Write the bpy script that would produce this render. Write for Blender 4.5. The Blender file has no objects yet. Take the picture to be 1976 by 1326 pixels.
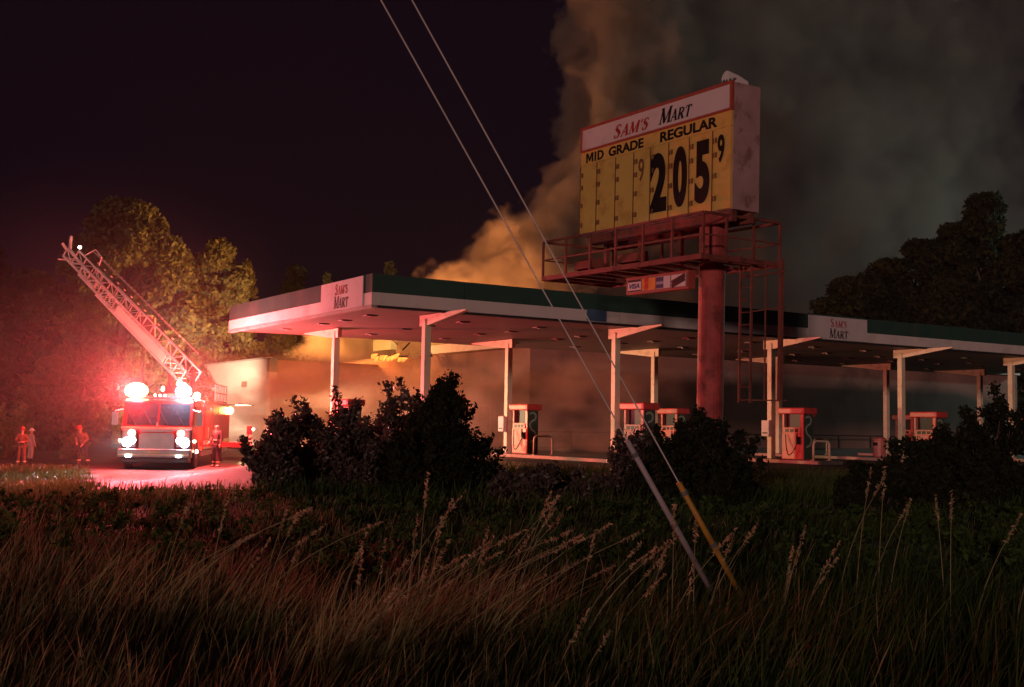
import bpy, bmesh, math, random
import numpy as np
from mathutils import Vector, Matrix

scene = bpy.context.scene
COL = scene.collection
PI = math.pi
R = random.Random(11)
NP = np.random.default_rng(5)

# ------------------------------------------------------------------ camera
CAM_H, F_PX, PITCH, ROLL = 1.26, 2238.6, 0.0704, 0.0167
cam_data = bpy.data.cameras.new("camera")
cam_data.sensor_width = 36.0
cam_data.lens = 36.0 * F_PX / 1976.0
cam_data.clip_start, cam_data.clip_end = 0.05, 2000.0
cam = bpy.data.objects.new("camera", cam_data)
COL.objects.link(cam)
_r0, _u0 = Vector((1, 0, 0)), Vector((0, -math.sin(PITCH), math.cos(PITCH)))
_fw = Vector((0, math.cos(PITCH), math.sin(PITCH)))
_right = math.cos(ROLL) * _r0 + math.sin(ROLL) * _u0
_up = math.cos(ROLL) * _u0 - math.sin(ROLL) * _r0
_m = Matrix((_right, _up, -_fw)).transposed().to_4x4()
_m.translation = (0, 0, CAM_H)
cam.matrix_world = _m
scene.camera = cam


def at(px, py, Y):
    """World point at depth Y seen at photograph pixel (px, py)."""
    d = _right * ((px - 988) / F_PX) - _up * ((py - 663) / F_PX) + _fw
    t = Y / d.y
    return Vector((d.x * t, Y, CAM_H + d.z * t))


# ------------------------------------------------------------------ world, sun, exposure
world = bpy.data.worlds.new("World")
scene.world = world
world.use_nodes = True
wn = world.node_tree
wn.nodes.clear()
w_out = wn.nodes.new("ShaderNodeOutputWorld")
w_bg = wn.nodes.new("ShaderNodeBackground")
w_bg.inputs["Color"].default_value = (0.62, 0.36, 0.9, 1)
w_bg.inputs["Strength"].default_value = 0.0045
wn.links.new(w_bg.outputs[0], w_out.inputs[0])

sun_d = bpy.data.lights.new("sun", "SUN")
sun_d.energy = 0.8
sun_d.angle = math.radians(3)
sun_d.color = (1.0, 0.58, 0.5)
sun = bpy.data.objects.new("sun", sun_d)
COL.objects.link(sun)
_sd = Vector((-0.30, -0.93, 0.10)).normalized()       # towards the light, low on the left behind the viewer
sun.rotation_euler = _sd.to_track_quat("Z", "Y").to_euler()

vs = scene.view_settings
vs.view_transform, vs.look, vs.exposure, vs.gamma = "Standard", "None", 0.0, 1.0
vs.use_curve_mapping = False
cy = scene.cycles
cy.use_denoising = True
cy.max_bounces = 6
cy.diffuse_bounces = 2
cy.glossy_bounces = 2
cy.transmission_bounces = 2
cy.transparent_max_bounces = 6
cy.volume_bounces = 1
cy.volume_step_rate = 1.0
cy.volume_max_steps = 256
cy.sample_clamp_indirect = 4.0
cy.caustics_reflective = False
cy.caustics_refractive = False


# ------------------------------------------------------------------ materials
def mat(name, col, rough=0.7, metal=0.0, var=0.15, scale=3.0, bump=0.0, bscale=20.0, dirt=None, dirt_amt=0.0,
        dscale=1.2, spec=0.4):
    m = bpy.data.materials.new(name)
    m.use_nodes = True
    nt = m.node_tree
    b = nt.nodes["Principled BSDF"]
    b.inputs["Roughness"].default_value = rough
    b.inputs["Metallic"].default_value = metal
    b.inputs["Specular IOR Level"].default_value = spec
    tc = nt.nodes.new("ShaderNodeTexCoord")
    n = nt.nodes.new("ShaderNodeTexNoise")
    n.inputs["Scale"].default_value = scale
    n.inputs["Detail"].default_value = 6
    nt.links.new(tc.outputs["Object"], n.inputs["Vector"])
    ramp = nt.nodes.new("ShaderNodeValToRGB")
    lo = [c * (1 - var) for c in col]
    hi = [min(1, c * (1 + var)) for c in col]
    ramp.color_ramp.elements[0].position = 0.3
    ramp.color_ramp.elements[1].position = 0.7
    ramp.color_ramp.elements[0].color = (*lo, 1)
    ramp.color_ramp.elements[1].color = (*hi, 1)
    nt.links.new(n.outputs["Fac"], ramp.inputs["Fac"])
    src = ramp.outputs["Color"]
    if dirt:
        n2 = nt.nodes.new("ShaderNodeTexNoise")
        n2.inputs["Scale"].default_value = dscale
        n2.inputs["Detail"].default_value = 8
        n2.inputs["Roughness"].default_value = 0.65
        nt.links.new(tc.outputs["Object"], n2.inputs["Vector"])
        r2 = nt.nodes.new("ShaderNodeValToRGB")
        r2.color_ramp.elements[0].position = 0.52
        r2.color_ramp.elements[1].position = 0.7
        r2.color_ramp.elements[0].color = (0, 0, 0, 1)
        r2.color_ramp.elements[1].color = (dirt_amt,) * 3 + (1,)
        nt.links.new(n2.outputs["Fac"], r2.inputs["Fac"])
        mx = nt.nodes.new("ShaderNodeMix")
        mx.data_type = "RGBA"
        nt.links.new(r2.outputs["Color"], mx.inputs["Factor"])
        nt.links.new(src, mx.inputs["A"])
        mx.inputs["B"].default_value = (*dirt, 1)
        src = mx.outputs["Result"]
    nt.links.new(src, b.inputs["Base Color"])
    if bump > 0:
        n3 = nt.nodes.new("ShaderNodeTexNoise")
        n3.inputs["Scale"].default_value = bscale
        n3.inputs["Detail"].default_value = 5
        nt.links.new(tc.outputs["Object"], n3.inputs["Vector"])
        bp = nt.nodes.new("ShaderNodeBump")
        bp.inputs["Strength"].default_value = bump
        bp.inputs["Distance"].default_value = 0.03
        nt.links.new(n3.outputs["Fac"], bp.inputs["Height"])
        nt.links.new(bp.outputs["Normal"], b.inputs["Normal"])
    return m


def emit(name, col, strength):
    m = bpy.data.materials.new(name)
    m.use_nodes = True
    b = m.node_tree.nodes["Principled BSDF"]
    b.inputs["Base Color"].default_value = (*[min(1, c) for c in col], 1)
    b.inputs["Emission Color"].default_value = (*col, 1)
    b.inputs["Emission Strength"].default_value = strength
    return m


def leaf_mat(name, c0, c1, rough=0.42, spec=0.4):
    """Leaves whose colour differs leaf by leaf."""
    m = bpy.data.materials.new(name)
    m.use_nodes = True
    nt = m.node_tree
    b = nt.nodes["Principled BSDF"]
    b.inputs["Roughness"].default_value = rough
    b.inputs["Specular IOR Level"].default_value = spec
    g = nt.nodes.new("ShaderNodeNewGeometry")
    ramp = nt.nodes.new("ShaderNodeValToRGB")
    ramp.color_ramp.elements[0].color = (*c0, 1)
    ramp.color_ramp.elements[1].color = (*c1, 1)
    nt.links.new(g.outputs["Random Per Island"], ramp.inputs["Fac"])
    nt.links.new(ramp.outputs["Color"], b.inputs["Base Color"])
    tr = nt.nodes.new("ShaderNodeBsdfTranslucent")
    nt.links.new(ramp.outputs["Color"], tr.inputs["Color"])
    mx = nt.nodes.new("ShaderNodeMixShader")
    mx.inputs[0].default_value = 0.25
    nt.links.new(b.outputs[0], mx.inputs[1])
    nt.links.new(tr.outputs[0], mx.inputs[2])
    nt.links.new(mx.outputs[0], nt.nodes["Material Output"].inputs["Surface"])
    return m


M = dict(
    soil=mat("soil", (0.035, 0.03, 0.02), 0.95, var=0.4, scale=0.6, bump=0.6, bscale=6),
    asphalt=mat("asphalt", (0.036, 0.035, 0.035), 0.72, var=0.25, scale=0.8, bump=0.5, bscale=45, dirt=(0.075, 0.07, 0.066), dirt_amt=0.6, dscale=0.35),
    concrete=mat("concrete", (0.11, 0.10, 0.09), 0.85, var=0.15, scale=0.7, bump=0.2, bscale=25, dirt=(0.12, 0.11, 0.1), dirt_amt=0.7, dscale=0.5),
    kerb_red=mat("painted_kerb", (0.5, 0.3, 0.26), 0.7, dirt=(0.18, 0.15, 0.13), dirt_amt=0.8, dscale=3),
    green=mat("green_fascia_paint", (0.03, 0.085, 0.068), 0.55, var=0.12, scale=1.2, dirt=(0.09, 0.1, 0.09), dirt_amt=0.5, dscale=0.8),
    green_bright=mat("green_trim_paint", (0.04, 0.14, 0.105), 0.5, dirt=(0.1, 0.1, 0.08), dirt_amt=0.5, dscale=1.5),
    white=mat("white_fascia_paint", (0.72, 0.68, 0.64), 0.6, var=0.05, scale=1.0, dirt=(0.4, 0.36, 0.32), dirt_amt=0.45, dscale=0.9),
    white_sign=mat("white_sign_face", (0.68, 0.63, 0.63), 0.45, var=0.05, scale=1.0, dirt=(0.42, 0.34, 0.33), dirt_amt=0.5, dscale=1.2),
    trim_dark=mat("dark_drip_trim", (0.03, 0.028, 0.028), 0.6),
    trim_grey=mat("grey_drip_trim", (0.4, 0.37, 0.34), 0.6, dirt=(0.2, 0.17, 0.15), dirt_amt=0.6),
    ceiling=mat("canopy_ceiling_metal", (0.21, 0.165, 0.16), 0.55, var=0.12, scale=0.6, dirt=(0.13, 0.1, 0.095), dirt_amt=0.7, dscale=0.6),
    cream=mat("cream_column_paint", (0.74, 0.66, 0.47), 0.55, var=0.06, scale=1.5, dirt=(0.35, 0.25, 0.16), dirt_amt=0.6, dscale=2.5),
    blue=mat("faded_blue_panel", (0.07, 0.14, 0.24), 0.5),
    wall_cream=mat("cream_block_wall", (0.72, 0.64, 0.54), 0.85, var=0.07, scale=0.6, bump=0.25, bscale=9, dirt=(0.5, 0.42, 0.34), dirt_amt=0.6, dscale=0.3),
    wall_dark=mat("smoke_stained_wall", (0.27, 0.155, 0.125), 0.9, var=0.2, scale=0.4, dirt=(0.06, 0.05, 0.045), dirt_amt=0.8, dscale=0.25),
    roof=mat("flat_roof_felt", (0.12, 0.11, 0.1), 0.9),
    char=mat("charred_metal", (0.02, 0.018, 0.017), 0.9, bump=0.4, bscale=8),
    door=mat("storefront_glass", (0.03, 0.03, 0.03), 0.15, spec=0.6),
    alu=mat("storefront_frame_metal", (0.45, 0.42, 0.38), 0.4, 0.6),
    sign_red=mat("red_sign_frame", (0.42, 0.085, 0.06), 0.5, dirt=(0.2, 0.06, 0.045), dirt_amt=0.7, dscale=3),
    sign_side=mat("weathered_sign_side", (0.46, 0.29, 0.28), 0.7, var=0.15, scale=2, bump=0.5, bscale=3, dirt=(0.14, 0.055, 0.05), dirt_amt=0.9, dscale=1.9),
    yellow=mat("yellow_price_panel", (0.74, 0.5, 0.13), 0.5, var=0.08, scale=1.5, dirt=(0.42, 0.22, 0.06), dirt_amt=0.75, dscale=1.5),
    track=mat("rusty_track", (0.2, 0.09, 0.04), 0.8),
    black=mat("black_lettering", (0.012, 0.011, 0.01), 0.5),
    red_letter=mat("red_lettering", (0.38, 0.03, 0.02), 0.5, var=0.25, scale=6),
    faded_letter=mat("faded_red_lettering", (0.42, 0.045, 0.04), 0.6, var=0.4, scale=5, dirt=(0.62, 0.56, 0.52), dirt_amt=0.8, dscale=4),
    faded_black=mat("worn_black_lettering", (0.03, 0.025, 0.025), 0.6, var=0.4, scale=5, dirt=(0.6, 0.54, 0.5), dirt_amt=0.75, dscale=4),
    steel_red=mat("red_primer_steel", (0.23, 0.065, 0.05), 0.7, var=0.2, scale=4, dirt=(0.07, 0.03, 0.02), dirt_amt=0.95, dscale=2.4),
    pole_red=mat("peeling_red_pole", (0.4, 0.07, 0.065), 0.7, var=0.35, scale=2.5, bump=0.5, bscale=9, dirt=(0.06, 0.022, 0.018), dirt_amt=0.95, dscale=2.2),
    pump_red=mat("red_pump_panel", (0.62, 0.07, 0.06), 0.4, dirt=(0.55, 0.3, 0.25), dirt_amt=0.6, dscale=4),
    pump_redlit=mat("red_lit_pump_panel", (0.56, 0.17, 0.14), 0.45, dirt=(0.35, 0.2, 0.16), dirt_amt=0.6, dscale=4),  # white panels; the red light on them is put into the colour
    pump_dark=mat("black_pump_recess", (0.012, 0.012, 0.013), 0.5),
    pump_green=mat("dark_green_pump_side", (0.05, 0.085, 0.07), 0.5, var=0.2, scale=3),
    pump_swirl=mat("pale_swirl_print", (0.35, 0.4, 0.3), 0.5),
    hoop=mat("cream_steel_hoop", (0.7, 0.58, 0.42), 0.5, dirt=(0.3, 0.18, 0.1), dirt_amt=0.6, dscale=6),
    rubber=mat("black_rubber", (0.015, 0.015, 0.015), 0.75),
    truck_red=mat("red_truck_paint", (0.32, 0.014, 0.012), 0.25, var=0.05, spec=0.6),
    truck_dark=mat("dark_truck_trim", (0.03, 0.028, 0.03), 0.4),
    chrome=mat("brushed_chrome", (0.3, 0.3, 0.31), 0.35, 0.9),
    glass=mat("dark_windscreen", (0.02, 0.02, 0.025), 0.08, spec=0.8),
    reflect=mat("pale_reflective_stripe", (0.7, 0.62, 0.4), 0.4),
    ladder=mat("pale_ladder_alloy", (0.66, 0.6, 0.56), 0.45, 0.2),
    ladder_panel=mat("pale_ladder_name_panel", (0.7, 0.62, 0.56), 0.5, var=0.05),
    steel_grey=mat("grey_steel", (0.3, 0.28, 0.27), 0.5, 0.5),
    guard_white=mat("pale_plastic_guard", (0.36, 0.31, 0.33), 0.5, var=0.1, scale=6, dirt=(0.35, 0.28, 0.26), dirt_amt=0.7, dscale=8),
    guard_yellow=mat("yellow_plastic_guard", (0.42, 0.22, 0.03), 0.5, var=0.12, scale=6, dirt=(0.32, 0.17, 0.03), dirt_amt=0.7, dscale=8),
    cable=mat("galvanised_cable", (0.78, 0.7, 0.68), 0.5, 0.0),
    bark=mat("bark", (0.09, 0.06, 0.045), 0.95, var=0.4, scale=5, bump=0.6, bscale=12),
    skin=mat("skin", (0.45, 0.27, 0.2), 0.6),
    turnout=mat("tan_turnout_cloth", (0.15, 0.085, 0.05), 0.85, var=0.15, scale=9),
    turnout_dark=mat("dark_turnout_cloth", (0.03, 0.027, 0.025), 0.85),
    pale_cloth=mat("pale_cloth", (0.36, 0.32, 0.29), 0.85),
    helmet=mat("red_helmet_shell", (0.25, 0.03, 0.03), 0.35),
    helmet_white=mat("white_helmet_shell", (0.65, 0.62, 0.6), 0.35),
    soot=mat("torn_sheet_underside", (0.25, 0.2, 0.2), 0.8),
)
LEAF = dict(
    pine=leaf_mat("olive_pine_needles", (0.045, 0.055, 0.02), (0.10, 0.11, 0.045), .7, .15),
    broad=leaf_mat("olive_broad_leaves", (0.05, 0.055, 0.018), (0.12, 0.12, 0.045), .7, .15),
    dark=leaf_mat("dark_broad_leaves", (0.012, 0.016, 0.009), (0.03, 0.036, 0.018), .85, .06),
    shrub=leaf_mat("red_lit_shrub_leaves", (0.055, 0.043, 0.034), (0.125, 0.09, 0.075)),  # red light on the leaves is put into their brownish colour
    hedge=leaf_mat("yellow_green_hedge_leaves", (0.09, 0.1, 0.03), (0.2, 0.19, 0.06)),
    grass_dry=leaf_mat("dry_grass_blades", (0.09, 0.075, 0.036), (0.25, 0.21, 0.11), .8, .1),
    grass_green=leaf_mat("green_grass_blades", (0.02, 0.038, 0.011), (0.07, 0.115, 0.03), .8, .1),
    tuft=leaf_mat('pale_tuft_blades', (0.13, 0.13, 0.055), (0.30, 0.29, 0.14), .8, .1),
    seed=leaf_mat("straw_seed_heads", (0.22, 0.19, 0.105), (0.42, 0.37, 0.22), .8, .1),
)


# ------------------------------------------------------------------ helpers
class MB:
    def __init__(self):
        self.v, self.f = [], []

    def add(self, vs, fs):
        o = len(self.v)
        self.v += [tuple(p) for p in vs]
        self.f += [tuple(i + o for i in f) for f in fs]
        return self

    def box(self, x0, x1, y0, y1, z0, z1):
        vs = [(x, y, z) for z in (z0, z1) for y in (y0, y1) for x in (x0, x1)]
        return self.add(vs, [(0, 2, 3, 1), (4, 5, 7, 6), (0, 1, 5, 4), (2, 6, 7, 3), (0, 4, 6, 2), (1, 3, 7, 5)])

    def beam(self, a, b, w, h=None, up=(0, 0, 1)):
        """A rectangular bar from a to b."""
        h = h or w
        a, b = Vector(a), Vector(b)
        d = (b - a).normalized()
        s = d.cross(Vector(up))
        if s.length < 1e-4:
            s = d.cross(Vector((0, 1, 0)))
        s.normalize()
        t = s.cross(d)
        vs = []
        for p in (a, b):
            for i, j in ((-1, -1), (1, -1), (1, 1), (-1, 1)):
                vs.append(p + s * (i * w / 2) + t * (j * h / 2))
        return self.add(vs, [(3, 2, 1, 0), (4, 5, 6, 7), (0, 1, 5, 4), (1, 2, 6, 5), (2, 3, 7, 6), (3, 0, 4, 7)])

    def tube(self, pts, r, n=8, cap=True):
        pts = [Vector(p) for p in pts]
        rs = r if isinstance(r, (list, tuple)) else [r] * len(pts)
        rings = []
        ref = None
        for i, p in enumerate(pts):
            d = (pts[min(i + 1, len(pts) - 1)] - pts[max(i - 1, 0)]).normalized()
            if ref is None:
                ref = d.cross(Vector((0, 0, 1)))
                if ref.length < 0.05:
                    ref = Vector((1, 0, 0))
            s = (ref - d * ref.dot(d)).normalized()
            ref = s
            t = d.cross(s)
            rings.append([p + (s * math.cos(2 * PI * k / n) + t * math.sin(2 * PI * k / n)) * rs[i] for k in range(n)])
        vs = [q for ring in rings for q in ring]
        fs = []
        for i in range(len(pts) - 1):
            for k in range(n):
                k2 = (k + 1) % n
                fs.append((i * n + k, i * n + k2, (i + 1) * n + k2, (i + 1) * n + k))
        if cap:
            fs.append(tuple(range(n - 1, -1, -1)))
            fs.append(tuple((len(pts) - 1) * n + k for k in range(n)))
        return self.add(vs, fs)

    def lathe(self, prof, n=16, c=(0, 0, 0), sx=1, sy=1):
        vs = [(c[0] + sx * r * math.cos(2 * PI * k / n), c[1] + sy * r * math.sin(2 * PI * k / n), c[2] + z) for r, z in prof for k in range(n)]
        fs = []
        for i in range(len(prof) - 1):
            for k in range(n):
                k2 = (k + 1) % n
                fs.append((i * n + k, i * n + k2, (i + 1) * n + k2, (i + 1) * n + k))
        fs.append(tuple(range(n - 1, -1, -1)))
        fs.append(tuple((len(prof) - 1) * n + k for k in range(n)))
        return self.add(vs, fs)

    def prism(self, poly, axis, a0, a1):
        """poly of 2D points extruded along axis 'x','y' or 'z' from a0 to a1."""
        def P(u, v, a):
            return {"x": (a, u, v), "y": (u, a, v), "z": (u, v, a)}[axis]
        n = len(poly)
        vs = [P(u, v, a0) for u, v in poly] + [P(u, v, a1) for u, v in poly]
        fs = [tuple(range(n)), tuple(range(2 * n - 1, n - 1, -1))]
        for i in range(n):
            j = (i + 1) % n
            fs.append((i, i + n, j + n, j))
        return self.add(vs, fs)

    def build(self, name, material, parent=None, bevel=0.0, smooth=False, fix=True):
        me = bpy.data.meshes.new(name)
        me.from_pydata([tuple(p) for p in self.v], [], self.f)
        if fix:
            bm = bmesh.new()
            bm.from_mesh(me)
            bmesh.ops.recalc_face_normals(bm, faces=bm.faces)
            bm.to_mesh(me)
            bm.free()
        if smooth:
            me.polygons.foreach_set("use_smooth", [True] * len(me.polygons))
        return link(name, me, material, parent, bevel)


def link(name, me, material=None, parent=None, bevel=0.0):
    if material is not None:
        me.materials.append(material)
    o = bpy.data.objects.new(name, me)
    COL.objects.link(o)
    if parent is not None:
        o.parent = parent
    if bevel:
        b = o.modifiers.new("bevel", "BEVEL")
        b.width = bevel
        b.segments = 2
        b.limit_method = "ANGLE"
    return o


def tag(o, label=None, cat=None, group=None, kind=None):
    if label: o["label"] = label
    if cat: o["category"] = cat
    if group: o["group"] = group
    if kind: o["kind"] = kind
    return o


def root(name, loc, rz=0.0, label=None, cat=None, group=None):
    o = bpy.data.objects.new(name, None)
    o.empty_display_size = 0.3
    COL.objects.link(o)
    o.location = loc
    o.rotation_euler = (0, 0, rz)
    return tag(o, label, cat, group)


def children(o):
    return [c for c in COL.objects if c.parent == o]


def copy_tree(o, kids, parent=None):
    c = o.copy()
    COL.objects.link(c)
    if parent is not None:
        c.parent = parent
    for ch in kids.get(o, []):
        copy_tree(ch, kids, c)
    return c


def kidmap():
    k = {}
    for o in COL.objects:
        if o.parent:
            k.setdefault(o.parent, []).append(o)
    return k


def box(name, material, parent, *b, bevel=0.0):
    return MB().box(*b).build(name, material, parent, bevel)


def raw(name, V, Fq, material, parent=None, kind=None):
    """Mesh from numpy arrays (all faces same size)."""
    me = bpy.data.meshes.new(name)
    nv, nf, k = len(V), len(Fq), Fq.shape[1]
    me.vertices.add(nv)
    me.vertices.foreach_set("co", np.asarray(V, dtype=np.float32).ravel())
    me.loops.add(nf * k)
    me.loops.foreach_set("vertex_index", Fq.astype(np.int32).ravel())
    me.polygons.add(nf)
    me.polygons.foreach_set("loop_start", np.arange(0, nf * k, k, dtype=np.int32))
    me.update(calc_edges=True)
    o = link(name, me, material, parent)
    if kind: o["kind"] = kind
    return o


def text_mesh(s, size, bold=0.0, shear=0.0, sx=1.0, depth=0.004, spacing=1.0):
    cu = bpy.data.curves.new("lettering", "FONT")
    cu.body = s
    cu.size = size
    cu.offset = bold
    cu.shear = shear
    cu.extrude = depth
    cu.align_x = "CENTER"
    cu.space_character = spacing
    o = bpy.data.objects.new("lettering", cu)
    COL.objects.link(o)
    bpy.context.view_layer.update()
    me = bpy.data.meshes.new_from_object(o.evaluated_get(bpy.context.evaluated_depsgraph_get()))
    bpy.data.objects.remove(o)
    bpy.data.curves.remove(cu)
    if sx != 1.0:
        me.transform(Matrix.Scale(sx, 4, (1, 0, 0)))
    return me


def put_text(name, s, size, material, parent, loc, rot, **kw):
    me = text_mesh(s, size, **kw)
    o = link(name, me, material, parent)
    o.location = loc
    o.rotation_euler = rot
    return o


# serif capitals made of thick and thin strokes on a unit square
def serif_word(word, heights, gap=0.12, slant=0.18, depth=0.006):
    """Strokes for an old-style capital word; heights: one factor per letter."""
    mb = MB()
    x = 0.0
    TK, TN, SF = 0.22, 0.09, 0.065

    def stroke(p, q, w):
        (x0, y0), (x1, y1) = p, q
        d = Vector((x1 - x0, y1 - y0))
        nrm = Vector((-d.y, d.x)).normalized() * (w / 2)
        return [(x0 + nrm.x, y0 + nrm.y), (x0 - nrm.x, y0 - nrm.y), (x1 - nrm.x, y1 - nrm.y), (x1 + nrm.x, y1 + nrm.y)]

    for ch, h in zip(word, heights):
        S = []
        w = 0.7
        if ch == "A":
            w = 0.82
            S += [stroke((0.08, 0), (0.43, 1), TN), stroke((0.40, 1), (0.74, 0), TK), stroke((0.2, 0.33), (0.62, 0.33), TN)]
            S += [stroke((-0.04, SF / 2), (0.22, SF / 2), SF), stroke((0.56, SF / 2), (0.9, SF / 2), SF)]
        elif ch == "M":
            w = 1.0
            S += [stroke((0.1, 0), (0.14, 1), TN), stroke((0.13, 1), (0.5, 0.05), TK), stroke((0.5, 0.05), (0.87, 1), TN), stroke((0.88, 1), (0.92, 0), TK)]
            S += [stroke((-0.02, SF / 2), (0.22, SF / 2), SF), stroke((0.76, SF / 2), (1.06, SF / 2), SF), stroke((0.0, 1 - SF / 2), (0.16, 1 - SF / 2), SF), stroke((0.86, 1 - SF / 2), (1.04, 1 - SF / 2), SF)]
        elif ch == "R":
            w = 0.78
            S += [stroke((0.14, 0), (0.14, 1), TK)]
            a = [(0.18, 0.96), (0.45, 0.95), (0.6, 0.86), (0.62, 0.73), (0.56, 0.58), (0.42, 0.51), (0.18, 0.5)]
            ws = [TN, TN * 1.3, TK * .9, TK, TK * .8, TN]
            S += [stroke(a[i], a[i + 1], ws[i]) for i in range(6)]
            S += [stroke((0.36, 0.5), (0.72, 0.0), TK), stroke((0.0, SF / 2), (0.3, SF / 2), SF), stroke((0.0, 1 - SF / 2), (0.2, 1 - SF / 2), SF), stroke((0.62, SF / 2), (0.84, SF / 2), SF)]
        elif ch == "T":
            w = 0.74
            S += [stroke((0.37, 0), (0.37, 1), TK), stroke((0.0, 0.965), (0.74, 0.965), TN), stroke((0.03, 1), (0.0, 0.76), TN * .8), stroke((0.71, 1), (0.74, 0.76), TN * .8), stroke((0.22, SF / 2), (0.52, SF / 2), SF)]
        elif ch == "S":
            w = 0.62
            a = [(0.52, 0.78), (0.47, 0.91), (0.32, 0.98), (0.15, 0.93), (0.08, 0.79), (0.14, 0.65), (0.34, 0.52), (0.5, 0.37), (0.53, 0.21), (0.43, 0.06), (0.26, 0.02), (0.11, 0.08), (0.05, 0.25)]
            ws = [TN, TN, TN * 1.2, TN * 1.8, TK, TK, TK, TK, TN * 1.8, TN, TN, TN]
            S += [stroke(a[i], a[i + 1], ws[i]) for i in range(12)]
        elif ch == "'":
            w = 0.2
            S += [stroke((0.08, 0.72), (0.14, 1), 0.12)]
        elif ch == " ":
            w = 0.5
        k = 0
        for q in S:
            poly = [((px * h + x) + slant * py * h, py * h) for px, py in q]
            mb.prism(poly, "z", 0.0, depth + 0.0004 * k)
            k += 1
        x += w * h + gap
    mb.v = [(px - (x - gap) / 2, py, pz) for px, py, pz in mb.v]
    return mb


def put_serif(name, word, heights, size, material, parent, loc, rot, sx=1.0, **kw):
    mb = serif_word(word, heights, **kw)
    mb.v = [(x * size * sx, y * size, z) for x, y, z in mb.v]
    o = mb.build(name, material, parent)
    o.location = loc
    o.rotation_euler = rot
    return o


def lamp(name, loc, watts, col, radius=0.12, kind="POINT", aim=None, spot=60, blend=0.5, parent=None):
    d = bpy.data.lights.new(name, kind)
    d.energy = watts
    d.color = col
    d.shadow_soft_size = radius
    if kind == "SPOT":
        d.spot_size = math.radians(spot)
        d.spot_blend = blend
    o = bpy.data.objects.new(name, d)
    COL.objects.link(o)
    o.location = loc
    if aim is not None:
        o.rotation_euler = (Vector(aim) - Vector(loc)).to_track_quat("-Z", "Y").to_euler()
    return o


def sst(a, b, x):
    t = min(1, max(0, (x - a) / (b - a)))
    return t * t * (3 - 2 * t)


def ground_z(x, y):
    """The lot lies level; the drive on the left, where the engine stands, is half a metre lower."""
    s = 1 - sst(-11.0, -6.5, x)
    z = -0.5 * s * sst(18, 30, y)
    z -= 0.25 * s * (1 - sst(18, 30, y)) * sst(9, 18, y)
    if y < 26:
        z += 0.06 * math.sin(x * 1.3 + y * .7) * sst(1, 8, y) * (1 - sst(18, 26, y))
    return z


# ------------------------------------------------------------------ ground
def grid(name, x0, x1, nx, y0, y1, ny, dz, material, keep=None):
    V, Fc, idx = [], [], {}
    xs = np.linspace(x0, x1, nx + 1)
    ys = np.linspace(y0, y1, ny + 1)
    for j in range(ny):
        for i in range(nx):
            cxm, cym = (xs[i] + xs[i + 1]) / 2, (ys[j] + ys[j + 1]) / 2
            if keep and not keep(cxm, cym):
                continue
            q = []
            for a, b in ((i, j), (i + 1, j), (i + 1, j + 1), (i, j + 1)):
                if (a, b) not in idx:
                    idx[(a, b)] = len(V)
                    V.append((xs[a], ys[b], ground_z(xs[a], ys[b]) + dz))
                q.append(idx[(a, b)])
            Fc.append(q)
    return raw(name, np.array(V), np.array(Fc), material)


CX, CY, TH = -4.1082, 34.6045, 1.0061
AX = Vector((math.sin(TH), math.cos(TH), 0))
BX = Vector((-math.cos(TH), math.sin(TH), 0))
CRZ = PI / 2 - TH


def can(u, v, z=0.0):
    return Vector((CX, CY, z)) + AX * u + BX * v


def uv_of(x, y):
    dx, dy = x - CX, y - CY
    return dx * AX.x + dy * AX.y, dx * BX.x + dy * BX.y


def on_lot(x, y):
    edge = -8.0 - (y - 22.5) * 0.38 + .25 * math.sin(y * 2.1)
    if y < 41 and x < edge:
        return False
    u, v = uv_of(x, y)
    if v > -4.5 and x > -60 and v < 60 and x < 75:
        return y > 24
    # driveway mouth towards the road at the left
    return x < -3.9 and y > 20.6 + 0.35 * math.sin(x * 1.7)


tag(grid("ground", -60, 60, 120, -10, 130, 140, 0.0, M["soil"]), kind="structure")
far = MB()
for x0, x1, y0, y1 in ((-1200, -60, -400, 1400), (60, 1200, -400, 1400), (-60, 60, 130, 1400), (-60, 60, -400, -10)):
    far.add([(x0, y0, -0.52 if x0 < -60 else 0), (x1, y0, -0.52 if x0 < -60 else 0), (x1, y1, -0.52 if x0 < -60 else 0), (x0, y1, -0.52 if x0 < -60 else 0)], [(0, 1, 2, 3)])
tag(far.build("terrain", M["soil"], fix=False), kind="structure")
tag(grid("forecourt", -60, 60, 240, 17, 110, 186, 0.012, M["asphalt"], on_lot), kind="structure")
# concrete apron in slabs behind the pumps
apron = root("concrete_apron", can(0, 0, 0), CRZ)
tag(apron, kind="structure")
slab_me = MB().box(0.02, 4.98, 0.02, 3.98, -0.05, 0.018).build("slab", M["concrete"], apron)
slab_me.location = (3, 4.2, 0)
for i in range(11):
    for j in range(5):
        if i == 0 and j == 0:
            continue
        s = slab_me.copy()
        COL.objects.link(s)
        s.location = (3 + 5 * i, 4.2 + 4 * j, 0.002 * R.random())

# ------------------------------------------------------------------ haze, an even air round everything
def vol(name, density, color, aniso=0.0):
    m = bpy.data.materials.new(name)
    m.use_nodes = True
    nt = m.node_tree
    nt.nodes.clear()
    out = nt.nodes.new("ShaderNodeOutputMaterial")
    p = nt.nodes.new("ShaderNodeVolumePrincipled")
    p.inputs["Density"].default_value = density
    p.inputs["Color"].default_value = (*color, 1)
    p.inputs["Anisotropy"].default_value = aniso
    nt.links.new(p.outputs[0], out.inputs["Volume"])
    return m, nt, p


hz_m, _, _ = vol("thin_smoky_air", 0.0001, (0.9, 0.8, 0.9))
tag(MB().box(-140, 140, -20, 190, -2.0, 70).build("haze", hz_m), kind="stuff")

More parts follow.
